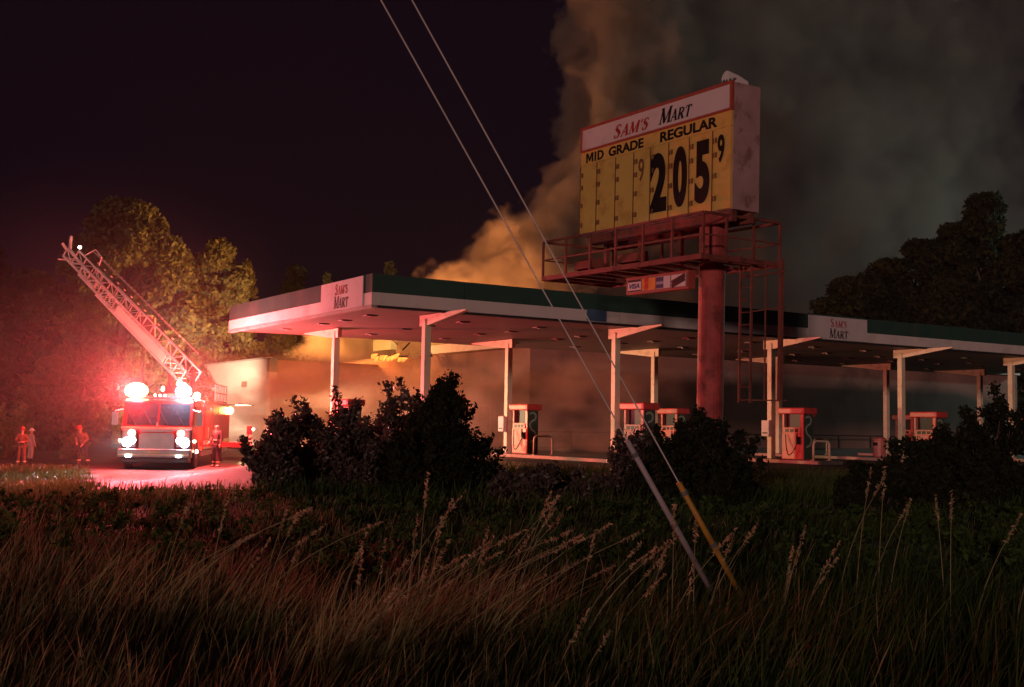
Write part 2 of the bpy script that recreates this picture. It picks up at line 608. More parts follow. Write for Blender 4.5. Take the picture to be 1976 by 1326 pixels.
# ------------------------------------------------------------------ store building
NX, NY = at(1020, 865, 64).x, 64.0
SB = root("store_building", (NX, NY, 0), CRZ, "long flat roofed store on fire behind the fuel canopy with a cream side wing", "building")
# main block: local x along the front, local y backwards
WL = 19.3
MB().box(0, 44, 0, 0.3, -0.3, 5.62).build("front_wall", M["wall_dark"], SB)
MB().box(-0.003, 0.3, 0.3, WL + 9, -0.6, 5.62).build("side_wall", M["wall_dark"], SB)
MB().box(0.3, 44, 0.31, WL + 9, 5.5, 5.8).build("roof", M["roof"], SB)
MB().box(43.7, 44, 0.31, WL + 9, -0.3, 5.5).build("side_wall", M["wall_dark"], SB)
# fascia round the main block in panels: green over white
def fascia_run(n, L, x_of, green, white, zg, skip=()):
    for i in range(n):
        if i in skip:
            continue
        a, b = L * i / n + 0.012, L * (i + 1) / n - 0.012
        x_of(a, b, zg, "fascia_panel", green)
        x_of(a, b, (5.64, 6.18), "white_fascia_panel", M["char"] if i == 6 and n == 7 else white)  # white end panel coloured black to hold down the fire light on it


def run_front(a, b, z, name, m):
    MB().box(a - 0.25, b - 0.25, -0.45, -0.02, z[0], z[1]).build(name, m, SB)


def run_side(a, b, z, name, m):
    MB().box(-0.45, -0.02, a - 0.2, b - 0.2, z[0], z[1]).build(name, m, SB)


fascia_run(12, 44, run_front, M["green_bright"], M["white"], (6.2, 6.95))
fascia_run(7, WL, run_side, M["green"], M["white"], (6.2, 6.95), skip=(4, 5))
# burnt section of the side fascia
hang = MB()
for k in range(14):
    y = 10.6 + R.random() * 5.4
    z = 5.5 + R.random() * 1.2
    a = Vector((-0.3 - R.random() * .2, y, z))
    hang.beam(a, a + Vector((R.uniform(-.3, .1), R.uniform(-.8, .8), R.uniform(-.7, .4))), 0.1, 0.05)
hang.build("charred_fascia_framing", M["char"], SB)
# side doorway seen through the smoke
dr = MB()
dr.box(-0.06, -0.004, 4.0, 4.1, 0.1, 2.4).box(-0.06, -0.004, 5.4, 5.5, 0.1, 2.4).box(-0.06, -0.004, 4.1, 5.4, 2.3, 2.4)
dd = dr.build("door", M["alu"], SB)
MB().box(-0.03, -0.015, 4.1, 5.4, 0.15, 2.3).build("pane", M["door"], dd)
# walkway kerb along the store
MB().box(-1.6, 44, -1.9, -0.5, -0.2, 0.14).build("walkway", M["concrete"], SB, 0.02)
rl = MB()
rl.beam((-1.5, -1.75, 0.95), (44, -1.75, 0.95), 0.07)
for i in range(16):
    rl.beam((-1.4 + i * 3, -1.75, 0.14), (-1.4 + i * 3, -1.75, 0.95), 0.06)
rl.build("guard_rail", M["char"], SB)
# wing, its cream gable side turned to the drive
wx, wy = at(510, 850, 76).x, 76.0
wu = (Vector((wx, wy, 0)) - Vector((NX, NY, 0)))
wl = Vector((wu.dot(AX), wu.dot(BX), 0))
x0, y0 = wl.x, wl.y
wgap = 13.9
MB().box(x0, x0 + .3, y0, y0 + wgap, -0.7, 5.35).build("cream_wing_wall", M["wall_cream"], SB)
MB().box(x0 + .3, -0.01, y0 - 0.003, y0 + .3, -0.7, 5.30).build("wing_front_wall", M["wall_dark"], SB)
MB().box(x0 + .3, -0.01, y0 + .31, y0 + wgap, 5.1, 5.32).build("wing_roof", M["roof"], SB)
MB().box(x0 - 0.05, x0 + .35, y0 - .05, y0 + wgap + .05, 5.36, 5.46).build("wall_coping", M["trim_grey"], SB)
MB().box(x0 + .02, x0 + .55, y0 - .5, y0 - .02, 4.5, 5.4).build("fascia_panel", M["green_bright"], SB)
MB().box(x0 + .02, x0 + .55, y0 - .5, y0 - .02, 3.95, 4.48).build("white_fascia_panel", M["white"], SB)
MB().box(x0 - .06, x0 - .004, y0 + 3.6, y0 + 4.6, 3.55, 3.95).build("wall_vent", mat("rust_vent", (0.28, 0.16, 0.11), 0.8), SB)

# ------------------------------------------------------------------ fuel canopy
ZB = CAM_H + 3.5
H1, H2, CW, CLN = 0.4146, 0.9787, 12.9446, 46.0
CAN = root("fuel_canopy", can(0, 0, 0), CRZ, "long flat fuel canopy with green over white fascia on cream columns", "canopy")
T = 0.12
for i in range(15):      # front face
    a, b = CLN * i / 15, CLN * (i + 1) / 15
    MB().box(a + .008, b - .008, R.uniform(0, .009), T, ZB + H1 + .004, ZB + H2 + R.uniform(-.012, .012)).build("green_fascia_panel", M["green"], CAN)
    MB().box(a + .006, b - .006, -0.012 + R.uniform(0, .006), T, ZB + .03, ZB + H1).build("white_fascia_panel", M["white"], CAN)
for i in range(4):       # left face
    a, b = CW * i / 4, CW * (i + 1) / 4
    MB().box(-T - .001, -.003, a + .006, b - .006, ZB + H1 + .004, ZB + H2 + R.uniform(0, .006)).build("green_fascia_panel", M["green"], CAN)
    MB().box(-T - .013, -.003, a + .004, b - .004, ZB + .03, ZB + H1).build("white_fascia_panel", M["white"], CAN)
MB().box(-T, CLN, CW - T, CW, ZB + .03, ZB + H2 - .01).build("rear_fascia", M["green"], CAN)
MB().box(0.05, CLN, -0.03, T, ZB - .05, ZB + .025).build("drip_trim", M["trim_dark"], CAN)
MB().box(-T - .03, -.004, -.03, CW, ZB - .06, ZB + .026).build("drip_trim", M["trim_grey"], CAN)
MB().box(0, CLN, T, CW - T, ZB + H2 - .25, ZB + H2 - .1).build("deck_roof", M["roof"], CAN)
deck = MB()
for k in range(32):
    a, b = T + (CW - 2 * T) * k / 32, T + (CW - 2 * T) * (k + 1) / 32
    deck.box(0, CLN, a + .012, b - .012, ZB + .012, ZB + .05 + .004 * (k % 2))
deck.box(0, CLN, T, CW - T, ZB + .056, ZB + .08)
deck.build("ceiling_deck", M["ceiling"], CAN)
U0, SP, V1, V2 = 2.4755, 7.63, 1.3627, 8.4967
COLH = ZB - 0.15
colm = MB().box(-.115, .115, -.115, .115, 0.0, COLH).build("column", M["cream"], CAN, 0.012)
bmf = MB().prism([(-2.6, ZB - .02), (0.35, ZB - .02), (0.35, ZB - .36), (-.2, ZB - .36), (-2.6, ZB - .06)], "x", -.08, .08).build("beam", M["cream"], CAN)
bmr = MB().prism([(2.9, ZB - .02), (-0.35, ZB - .02), (-0.35, ZB - .36), (.2, ZB - .36), (2.9, ZB - .06)], "x", -.08, .08).build("beam", M["cream"], CAN)
box("base_plate", M["steel_grey"], colm, -.24, .24, -.24, .24, 0.15, .18)
first = True
for i in range(6):
    for v, bsrc in ((V1, bmf), (V2, bmr)):
        u = U0 + SP * i
        for src in (colm, bsrc):
            fresh = (i == 0 and (src is colm and v == V1 or src is bsrc))
            o = src if fresh else src.copy()
            if not fresh:
                COL.objects.link(o)
            o.location = (u, v, 0)
fx = MB().box(-.2, .2, -.16, .16, ZB - .03, ZB + .011).build("ceiling_fixture", M["ceiling"], CAN, 0.01)
fx.location = (1.2, 2.9, 0)
fc = MB().box(-.06, .06, -.05, .05, ZB - .045, ZB - .031).build("fixture_lens", M["white"], fx)
for i in range(13):
    for v in (2.9, 5.2, 7.0, 10.2):
        if i == 0 and v == 2.9:
            continue
        o = fx.copy()
        COL.objects.link(o)
        o.location = (1.2 + 3.4 * i + R.uniform(-.2, .2), v, 0)
        c = fc.copy()
        COL.objects.link(c)
        c.parent = o
# sign boards on the fascia
sb1 = MB().box(-T - .045, -T - .016, .58, 3.77, ZB + .04, ZB + H2 - .02).build("sign_board", M["white_sign"], CAN)
rotL, rotF = (PI / 2, 0, -PI / 2), (PI / 2, 0, 0)
put_serif("lettering", "SAM'S", (1, .8, .8, .8, .8), .34, M["faded_letter"], sb1, (-T - .047, 2.17, ZB + .53), rotL, sx=.86, slant=.1)
put_serif("lettering", "MART", (1.05, .85, .85, .85), .36, M["faded_black"], sb1, (-T - .047, 2.17, ZB + .10), rotL, sx=.86, slant=.1)
sb2 = MB().box(18.3, 21.6, -.045, -.016, ZB + .04, ZB + H2 - .05).build("sign_board", M["white_sign"], CAN)
put_serif("lettering", "SAM'S", (1, .8, .8, .8, .8), .33, M["faded_letter"], sb2, (19.95, -.047, ZB + .53), rotF, sx=.86, slant=.1)
put_serif("lettering", "MART", (1.05, .85, .85, .85), .35, M["faded_black"], sb2, (19.95, -.047, ZB + .10), rotF, sx=.86, slant=.1)
MB().box(7.8, 8.62, -.03, -.0135, ZB + .05, ZB + H1 + .02).build("blue_panel", M["blue"], CAN)

# ------------------------------------------------------------------ pump islands, pumps, guards
ISL = ["leftmost", "second", "third", "fourth", "fifth"]
near_col = ["at the left end of the canopy", "beside the half red column", "in front of the sign pole's ladder", "near the fourth column", "at the far right column"]
isl_proto = None
for i in range(5):
    u = U0 + SP * i
    r_ = root("pump_island", can(u, 0, 0.0), CRZ, ["concrete pump island at the canopy's left end behind the big bush",
              "concrete pump island with the fully visible pump beside a cream column", "concrete pump island under the tall red pump right of the price sign pole",
              "concrete pump island carrying the dark pump near the right bush", "concrete pump island at the right edge of the picture"][i], "pump island", "pump islands under the canopy")
    box("island_slab", M["concrete"], r_, -.62, .62, -1.7, 9.9, -.05, .15, bevel=.03)
    box("painted_edge", M["kerb_red"], r_, -.635, -.6, -1.6, 9.8, .02, .135)


def make_pump():
    p = root("fuel_pump", (0, 0, 0), CRZ)
    # local: x along the canopy (depth of pump), y along the island (width of pump); the served side looks to -x
    box("cabinet", M["pump_red"], p, -.26, .26, -.55, .55, .15, 1.18, bevel=.02)
    box("door_panel", M["pump_red"] if False else M["pump_redlit"], p, -.285, -.262, -.2, .52, .5, 1.12, bevel=.006)
    box("lower_panel", M["pump_red"], p, -.28, -.262, -.5, .5, .18, .46, bevel=.006)
    box("side_panel", M["pump_green"], p, -.24, .24, -.565, -.552, .18, 1.84)
    sw = MB()
    pts = [(-.16, 1.72), (.02, 1.78), (.14, 1.66), (.1, 1.5), (-.08, 1.42), (-.16, 1.28), (-.06, 1.1), (.1, 1.0), (.16, .84), (.06, .68), (-.12, .62)]
    for a, b in zip(pts, pts[1:]):
        sw.beam((a[0], -.568, a[1]), (b[0], -.568, b[1]), .006, .07, up=(1, 0, 0.01))
    sw.build("swirl_print", M["pump_swirl"], p)
    box("back_panel", M["pump_dark"], p, -.1, .22, -.42, .45, 1.18, 1.86)
    box("post", M["pump_red"], p, -.26, .26, -.55, -.40, 1.18, 1.86, bevel=.015)
    box("post", M["pump_redlit"], p, -.24, .24, .44, .55, 1.18, 1.86, bevel=.015)
    box("display", M["pump_redlit"], p, -.29, -.23, -.42, .46, 1.14, 1.36, bevel=.01)
    for k in range(3):
        box("key_panel", M["pump_dark"], p, -.296, -.288, -.32 + k * .24, -.14 + k * .24, 1.18, 1.3)
    cap = box("topper", M["pump_red"], p, -.36, .36, -.68, .68, 1.86, 2.1, bevel=.05)
    box("topper_sign", M["pump_redlit"], cap, -.372, -.362, -.58, .58, 1.9, 2.05)
    hook = box("nozzle_boot", M["pump_dark"], p, -.34, -.262, -.42, -.26, .72, 1.0, bevel=.01)
    nz = MB()
    nz.tube([(-.34, -.34, .98), (-.38, -.34, 1.06), (-.36, -.34, 1.14)], .025, 6).beam((-.37, -.34, .8), (-.37, -.34, 1.02), .05, .07)
    nz.build("nozzle", M["rubber"], p)
    h = []
    for k in range(15):
        t = k / 14
        h.append((-.34 - .16 * math.sin(PI * t), -.34 + .62 * t, .8 - .55 * math.sin(PI * t) + .3 * t * t))
    MB().tube(h, .018, 6).build("hose", M["rubber"], p, smooth=True)
    return p


def make_hoop():
    h = root("hoop_guard", (0, 0, 0), CRZ)
    pts = [(-.42, 0, 0), (-.42, 0, .55), (-.39, 0, .66), (-.3, 0, .71), (.3, 0, .71), (.39, 0, .66), (.42, 0, .55), (.42, 0, 0)]
    MB().tube(pts, .045, 8).build("hoop", M["hoop"], h, smooth=True)
    box("foot_plate", M["steel_grey"], h, -.5, -.34, -.08, .08, 0, .015)
    box("foot_plate", M["steel_grey"], h, .34, .5, -.08, .08, 0, .015)
    return h


pump, hoop = make_pump(), make_hoop()
km = kidmap()
plabels = {(0, 0): "fuel pump behind the large bush with only its red top showing", (0, 1): "fuel pump hidden behind the left half of the large bush",
           (1, 0): "fuel pump half behind leaves just right of the part red column", (1, 1): "red fuel pump in full view right of the second rear column",
           (2, 0): "tall red fuel pump with pale door panel right of a pair of columns", (2, 1): "fuel pump left of the price sign pole above the middle bush",
           (3, 0): "fuel pump with wide pale red topper behind the right bush", (3, 1): "fuel pump hidden behind the tall red pump",
           (4, 0): "fuel pump cut off by the right edge of the picture", (4, 1): "fuel pump partly behind the fourth front column"}
hlabels = {(0, 0): "cream steel hoop guard hidden by the large bush", (0, 1): "cream steel hoop guard behind the large bush near the store",
           (1, 0): "cream hoop guard in the leaves beside the part red column", (1, 1): "cream hoop guard right of the pump in full view",
           (2, 0): "cream hoop guard right of the tall red pump", (2, 1): "cream hoop guard behind the middle bush by the sign pole",
           (3, 0): "cream hoop guard behind the low branches of the right bush", (3, 1): "cream hoop guard standing behind the tall red pump's hoop guard",
           (4, 0): "cream hoop guard at the right edge of the picture", (4, 1): "cream hoop guard beside the dim pump by the fourth front column"}
for i in range(5):
    for j, (vp, vh) in enumerate(((0.0, -1.2), (7.2, 5.9))):
        u = U0 + SP * i
        if (i, j) in ((3, 1),):
            pass
        p = pump if (i, j) == (0, 0) else copy_tree(pump, km)
        p.location = can(u, vp, 0.002)
        tag(p, plabels[(i, j)], "fuel pump", "fuel pumps on the islands")
        h = hoop if (i, j) == (0, 0) else copy_tree(hoop, km)
        h.location = can(u, vh, 0.15)
        tag(h, hlabels[(i, j)], "hoop guard", "hoop guards on the pump islands")
# towel boxes on the columns, a bin
tb = []
for (i, v, lab) in ((1, V2, "pale towel box on the rear column beside the pump in full view"), (2, V1, "pale towel box on the left of the paired columns")):
    t = root("towel_box", can(U0 + SP * i, v, 1.0), CRZ, lab, "dispenser box", "towel boxes on the columns")
    box("case", M["white"], t, -.34, -.165, -.2, .2, 0, .62, bevel=.02)
    box("slot", M["pump_dark"], t, -.345, -.338, -.14, .14, .1, .16)
bn = root("litter_bin", can(U0 + SP * 3 - .1, V1 + 1.1, .15), CRZ, "low pale litter bin at the foot of the fourth front column", "bin")
MB().lathe([(.24, 0), (.27, .05), (.28, .7), (.3, .72), (.3, .78), (.2, .86), (.04, .88)], 14).build("bin_body", M["pump_redlit"], bn, smooth=False)
box("bin_opening", M["pump_dark"], bn, -.285, -.25, -.12, .12, .5, .64)

# ------------------------------------------------------------------ price sign
E1 = BX
SN = AX
P0 = at(1404, 402, 27.0)
SBASE = P0 + E1 * 1.108 + SN * .45
SZ0, SZ1 = P0.z, P0.z + 3.05
SIGN = root("price_sign", (SBASE.x, SBASE.y, 0), math.atan2(-E1.y, -E1.x), "tall fuel price sign on a red steel pole with yellow face and catwalk", "price sign")
SIGN.rotation_euler = (0, .017, math.atan2(-E1.y, -E1.x))
XL, XR, YF, YB = 1.108 - 6.085, 1.108, -.45, .45
MB().lathe([(.34, -.1), (.32, 0), (.32, SZ0 + .3)], 24).build("pole", M["pole_red"], SIGN)
cab = box("cabinet", M["sign_side"], SIGN, XL + .02, XR - .005, YF + .06, YB, SZ0, SZ1 - .02)
TOPH = .67      # white header height at the right end
zt = SZ1 - TOPH
frm = MB()
frm.box(XL, XR, YF - .03, YF + .059, SZ1 - .07, SZ1).box(XL, XR, YF - .03, YF + .059, zt - .03, zt + .03)
frm.box(XL, XL + .07, YF - .03, YF + .059, zt + .031, SZ1 - .071).box(XR - .07, XR, YF - .03, YF + .059, zt + .031, SZ1 - .071)
frm.build("header_frame", M["sign_red"], cab)
hdr = box("header_panel", M["white_sign"], SIGN, XL + .071, XR - .071, YF - .01, YF + .055, zt + .032, SZ1 - .072)
def fit(o, x0, x1, z0, z1):
    """Scale flat lettering (built in its own XY plane) to fill a rectangle of the sign face."""
    co = np.empty(len(o.data.vertices) * 3)
    o.data.vertices.foreach_get("co", co)
    co = co.reshape(-1, 3)
    lo, hi = co.min(0), co.max(0)
    co[:, 0] = (co[:, 0] - lo[0]) / (hi[0] - lo[0]) * (x1 - x0) + x0
    co[:, 1] = (co[:, 1] - lo[1]) / (hi[1] - lo[1]) * (z1 - z0) + z0
    o.data.vertices.foreach_set("co", co.ravel())
    o.data.update()
    return o


fit(put_serif("lettering", "SAM'S", (1, .86, .86, .86, .86), 1, M["red_letter"], hdr, (0, YF - .012, 0), rotF, slant=.34), -3.45, -1.98, zt + .10, zt + .47)
fit(put_serif("lettering", "MART", (1.2, .86, .86, .86), 1, M["black"], hdr, (0, YF - .012, 0), rotF, slant=.3), -1.58, -.30, zt + .10, zt + .53)
# yellow board with the two grade names and the digit tracks
ybd = box("grade_board", M["yellow"], SIGN, XL + .02, XR - .02, YF - .004, YF + .055, zt - .40, zt - .032)
mid = MB()      # heavy plain capitals M, I, D
mid.prism([(0, 0), (0, 1), (.26, 1), (.45, .42), (.64, 1), (.9, 1), (.9, 0), (.7, 0), (.7, .68), (.52, .12), (.38, .12), (.2, .68), (.2, 0)], "z", 0, .004)
mid.prism([(1.05, 0), (1.05, 1), (1.26, 1), (1.26, 0)], "z", 0, .004)
arc = [(1.72 + .48 * math.cos(a), .5 + .5 * math.sin(a)) for a in np.linspace(PI / 2, -PI / 2, 11)]
arci = [(1.70 + .28 * math.cos(a), .5 + .31 * math.sin(a)) for a in np.linspace(PI / 2, -PI / 2, 11)]
mid.prism([(1.42, 0), (1.42, 1), (1.62, 1), (1.62, 0)], "z", 0, .004)
for p, q, r_, t_ in zip([(1.621, 1)] + arc, arc + [(1.621, 0)], [(1.621, .81)] + arci, arci + [(1.621, .19)]):
    mid.prism([p, q, t_, r_], "z", 0, .004)
mo = mid.build("lettering", M["black"], ybd)
mo.location, mo.rotation_euler = (0, YF - .008, 0), rotF
fit(mo, -4.71, -3.9, zt - .345, zt - .085)
fit(put_text("lettering", "GRADE", .4, M["black"], ybd, (0, YF - .008, 0), rotF, bold=.014), -3.68, -2.19, zt - .345, zt - .085)
fit(put_text("lettering", "REGULAR", .4, M["black"], ybd, (0, YF - .008, 0), rotF, bold=.014), -1.52, .61, zt - .345, zt - .08)
edges = [XL + .02, -4.2, -3.36, -2.58, -1.89, -1.17, -.39, .45, XR - .02]
for k in range(len(edges) - 1):
    pn = box("price_panel", M["yellow"], SIGN, edges[k] + .012, edges[k + 1] - .012, YF + .0, YF + .055, SZ0 + .02, zt - .405)
    tr = MB()
    for x in (edges[k] + .10, ) if k in (0,) else (edges[k] + .03, edges[k] + .13):
        for z in (SZ0 + .25, SZ0 + .8, SZ0 + 1.3, SZ0 + 1.65):
            tr.box(x - .02, x + .02, YF - .04, YF - .001, z, z + .12)
    tr.box(edges[k] - .012, edges[k] + .012, YF - .02, YF + .02, SZ0 + .02, zt - .42)
    tr.build("digit_track", M["track"], pn)


def digit(s, x0, x1, z0, z1, bold=.05, mt="black"):
    fit(put_text("price_digit", s, 1.5, M[mt], SIGN, (0, YF - .014, 0), rotF, bold=bold, depth=.008), x0, x1, SZ0 + z0, SZ0 + z1)


digit("2", -1.88, -1.23, .26, 1.78, .07)
digit("0", -.98, -.46, .28, 1.80, .07)
digit("5", -.16, .36, .26, 1.80, .07)
digit("9", .64, .87, 1.15, 1.82, .03)
digit("9", -2.37, -2.15, 1.16, 1.75, .0, "track")
# torn sheet standing up from the cabinet top
torn = MB()
poly = [(-.5, 0), (-.34, .12), (-.2, .3), (-.06, .27), (.0, .36), (.04, .6), (.12, .68), (.2, .66), (.6, .42), (1.0, .14), (1.06, .0), (.3, -.02)]
n = len(poly)
vs, fs = [], []
for dy in (0.0, .012):
    for x, z in poly:
        vs.append((x, .1 + dy + .18 * z + .05 * math.sin(x * 3), SZ1 - .03 + z * .9))
fs += [tuple(range(n)), tuple(range(2 * n - 1, n - 1, -1))] + [(i, i + n, (i + 1) % n + n, (i + 1) % n) for i in range(n)]
tn = torn.add(vs, fs).build("torn_top_sheet", M["white_sign"], SIGN)
put_text("lettering", "MART", .3, M["faded_black"], tn, (.28, .09, SZ1 + .12), (PI / 2 - .2, .12, 0), shear=.2, sx=.7)
# catwalk
CX0, CX1, CY0, CY1 = -5.70, .953, YF - .7, YF - .7 + 2.46
zf, zr = 5.27, 6.30
fl = MB()
for y in (CY0, CY1):
    fl.beam((CX0, y, zf), (CX1, y, zf), .09, .12)
for x in (CX0, CX1):
    fl.beam((x, CY0 + .046, zf), (x, CY1 - .046, zf), .09, .12)
fl.build("catwalk_frame", M["steel_red"], SIGN)
for k in range(9):
    x = CX0 + .5 + k * (CX1 - CX0 - 1.0) / 8
    MB().beam((x, CY0 + .047, zf - .005), (x, CY1 - .047, zf - .005), .06, .08).build("cross_bar", M["steel_red"], SIGN)
gr = MB()
for k in range(5):
    for y in (CY0 + .12, CY0 + .28, CY0 + .44, CY0 + .6):
        gr.box(CX0 + .15 + k * 1.28, CX0 + 1.36 + k * 1.28, y - .03, y + .03, zf + .062, zf + .09)
gr.build("walk_planks", M["steel_red"], SIGN)
posts = [(CX0 + k * (CX1 - CX0) / 6, CY0) for k in range(7)] + [(CX0, CY1), (CX1, CY1), (CX1, YB), (CX1, YF + .02), (CX0 + 2.2, CY1), (CX0 + 4.4, CY1)]
for x, y in posts:
    MB().beam((x, y, zf + .06), (x, y, zr - .03), .055, .055, up=(0, 1, 0)).build("rail_post", M["steel_red"], SIGN)
for z in (zr, (zf + zr) / 2):
    w = .06 if z == zr else .035
    MB().beam((CX0, CY0, z), (CX1, CY0, z), w).build("hand_rail", M["steel_red"], SIGN)
    MB().beam((CX0, CY1, z), (CX1, CY1, z), w).build("hand_rail", M["steel_red"], SIGN)
    MB().beam((CX0, CY0 + .03, z + .001), (CX0, CY1 - .03, z + .001), w).build("hand_rail", M["steel_red"], SIGN)
    MB().beam((CX1, CY0 + .03, z + .001), (CX1, CY1 - .03, z + .001), w).build("hand_rail", M["steel_red"], SIGN)
ub = MB()
for y in (-.28, .28):
    ub.beam((CX0 + 1.2, y, SZ0 - .14), (XR - .05, y, SZ0 - .14), .14, .26)
ub.build("sign_bearer", M["steel_red"], SIGN)
for x in (XL + .7, XL + 2.2, XL + 3.8):
    MB().beam((x, 0, zf + .06), (x, 0, SZ0 - .02), .12, .12, up=(0, 1, 0)).build("strut", M["steel_red"], SIGN)
# flood lights lying on the walk, their heads turned to the sign face
for x in (XL + .7, XL + 2.6):
    f_ = MB()
    f_.prism([(CY0 + .02, zf + .13), (CY0 + .5, zf + .1), (CY0 + .42, zf + .42), (CY0 + .1, zf + .36)], "x", x, x + .8)
    f_.build("flood_light", M["steel_red"], SIGN, .03)
# ladder and conduits
LX = .25
lad = MB()
zl0, zl1 = 1.9, zf + .2
lr = MB()
for x in (LX + .22, LX + .6):
    lr.beam((x, -.05 + .55, zl0), (x, -.05 + .55, zl1), .04, .06, up=(0, 1, 0))
lr.build("ladder_rail", M["steel_red"], SIGN)
for k in range(11):
    MB().tube([(LX + .24, .5, zl0 + .08 + k * .3), (LX + .58, .5, zl0 + .08 + k * .3)], .016, 6).build("ladder_rung", M["steel_red"], SIGN)
for x, w, z0 in ((LX + .95, .03, 1.95), (LX + 1.45, .09, 1.95)):
    MB().beam((x, .62, z0), (x, .62, zf), w, w, up=(0, 1, 0)).build("conduit", M["steel_red"], SIGN)
MB().beam((LX + .1, .6, zf - .3), (LX + 1.6, .6, zf - .3), .04).build("conduit_bracket", M["steel_red"], SIGN)
MB().beam((LX + .1, .6, 1.97), (LX + 1.7, .6, 1.97), .03).build("conduit_bracket", M["steel_red"], SIGN)
MB().beam((LX + .5, .6, 4.1), (LX + 1.6, .6, 4.15), .03).build("conduit_bracket", M["steel_red"], SIGN)
# card board below the catwalk
cx0, cx1, cz0, cz1, cyf = -2.54, -.115, zf - .64, zf - .19, YF - .2
cb = box("card_board", M["sign_red"], SIGN, cx0, cx1, cyf, cyf + .22, cz0, cz1, bevel=.01)
ib = box("card_board_face", mat("card_board_backing", (0.35, 0.14, 0.13), 0.5), cb, cx0 + .04, cx1 - .04, cyf - .012, cyf - .002, cz0 + .04, cz1 - .05)
cw = (cx1 - cx0 - .3) / 4
navy = mat("navy_print", (0.03, 0.045, 0.16), 0.5)
orange = mat("orange_print", (0.75, 0.28, 0.04), 0.5)
redp = mat("red_print", (0.6, 0.04, 0.03), 0.5)
for k in range(4):
    a = cx0 + .09 + k * (cw + .04)
    z0_, z1_ = cz0 + .07, cz1 - .08
    cd = box("card_mark", orange if k == 1 else M["white_sign"], cb, a, a + cw, cyf - .02, cyf - .0125, z0_, z1_)
    if k == 0:
        box("print_band", M["black"], cd, a, a + cw, cyf - .023, cyf - .0205, z1_ - .06, z1_)
        box("print_band", M["black"], cd, a, a + cw, cyf - .023, cyf - .0205, z0_, z0_ + .03)
        fit(put_text("lettering", "VISA", .22, navy, cd, (0, cyf - .022, 0), rotF, shear=.25, bold=.006), a + .06, a + cw - .06, z0_ + .07, z1_ - .1)
    elif k == 1:
        for q in (0, 1):
            m_ = MB().lathe([(.082, 0), (.082, .004)], 20).build("print_disc", redp, cd)
            m_.location = (a + .17, cyf - .0205 - .001 * q, z0_ + .09 + q * .15)
            m_.rotation_euler = (PI / 2, 0, 0)
    elif k == 2:
        box("print_band", navy, cd, a, a + cw * .52, cyf - .023, cyf - .0205, z0_ + .01, z0_ + .11)
        box("print_band", navy, cd, a, a + cw * .52, cyf - .023, cyf - .0205, z1_ - .12, z1_ - .01)
        box("print_band", mat("pale_blue_print", (0.3, 0.36, 0.5), .5), cd, a, a + cw * .52, cyf - .0225, cyf - .0205, z0_ + .115, z1_ - .125)
    else:
        t = box("print_band", M["black"], cd, -.26, .26, -.003, 0, -.05, .05)
        t.location = (a + cw / 2, cyf - .0205, z1_ - .11)
        t.rotation_euler = (0, -.3, 0)
        t = box("print_band", M["black"], cd, -.26, .26, -.003, 0, -.05, .05)
        t.location = (a + cw / 2, cyf - .0205, z0_ + .1)
        t.rotation_euler = (0, -.3, 0)

# ------------------------------------------------------------------ fire engine
TRZ = .1264
TX, TY, TZ = -12.45, 40.84, -0.5
TR = root("fire_engine", (TX, TY, TZ), TRZ, "red ladder fire engine with glaring lights and raised aerial ladder on the drive", "fire engine")


def trk(x, y, z):
    return Vector((TX, TY, TZ)) + Vector((x * math.cos(TRZ) - y * math.sin(TRZ), x * math.sin(TRZ) + y * math.cos(TRZ), z))


cabp = [(.32, .55), (.22, 1.35), (.34, 1.5), (.62, 2.42), (.75, 2.5), (3.0, 2.52), (3.0, .55)]
cab_ = MB().prism(cabp, "x", -1.22, 1.22).build("cab", M["truck_red"], TR, .05)
wsv = MB()
for x0_, x1_ in ((-1.08, -.03), (.03, 1.08)):
    a0, a1 = (.36, 1.56), (.595, 2.33)
    wsv.add([(x0_, a0[0] - .012, a0[1]), (x1_, a0[0] - .012, a0[1]), (x1_, a1[0] - .012, a1[1]), (x0_, a1[0] - .012, a1[1])], [(0, 1, 2, 3)])
wsv.build("windscreen", M["glass"], cab_)
for s in (-1, 1):
    box("side_window", M["glass"], cab_, *sorted((s * 1.222, s * 1.232)), .75, 1.75, 1.55, 2.25)
    box("side_window", M["glass"], cab_, *sorted((s * 1.222, s * 1.232)), 1.95, 2.85, 1.55, 2.25)
    mr = MB().tube([(s * 1.2, .45, 2.1), (s * 1.45, .3, 2.05), (s * 1.45, .3, 1.6)], .02, 6).box(*sorted((s * 1.36, s * 1.56)), .26, .34, 1.55, 2.0)
    mr.build("mirror", M["chrome"], TR)
grl = MB()
for k in range(7):
    grl.box(-.55, .55, .2, .235, .72 + k * .1, .78 + k * .1)
grl.box(-.6, .6, .236, .30, .66, 1.42)
grl.build("grille", M["chrome"], TR)
bp = box("bumper", M["chrome"], TR, -1.25, 1.25, -.28, .2, .42, .72, bevel=.04)
box("bumper_stripe", M["reflect"], bp, -1.2, 1.2, -.286, -.281, .5, .56)
box("number_plate", M["reflect"], bp, -.2, .2, -.287, -.2815, .58, .68)
box("lower_valance", M["truck_dark"], TR, -1.15, 1.15, -.1, .6, .25, .41, bevel=.02)

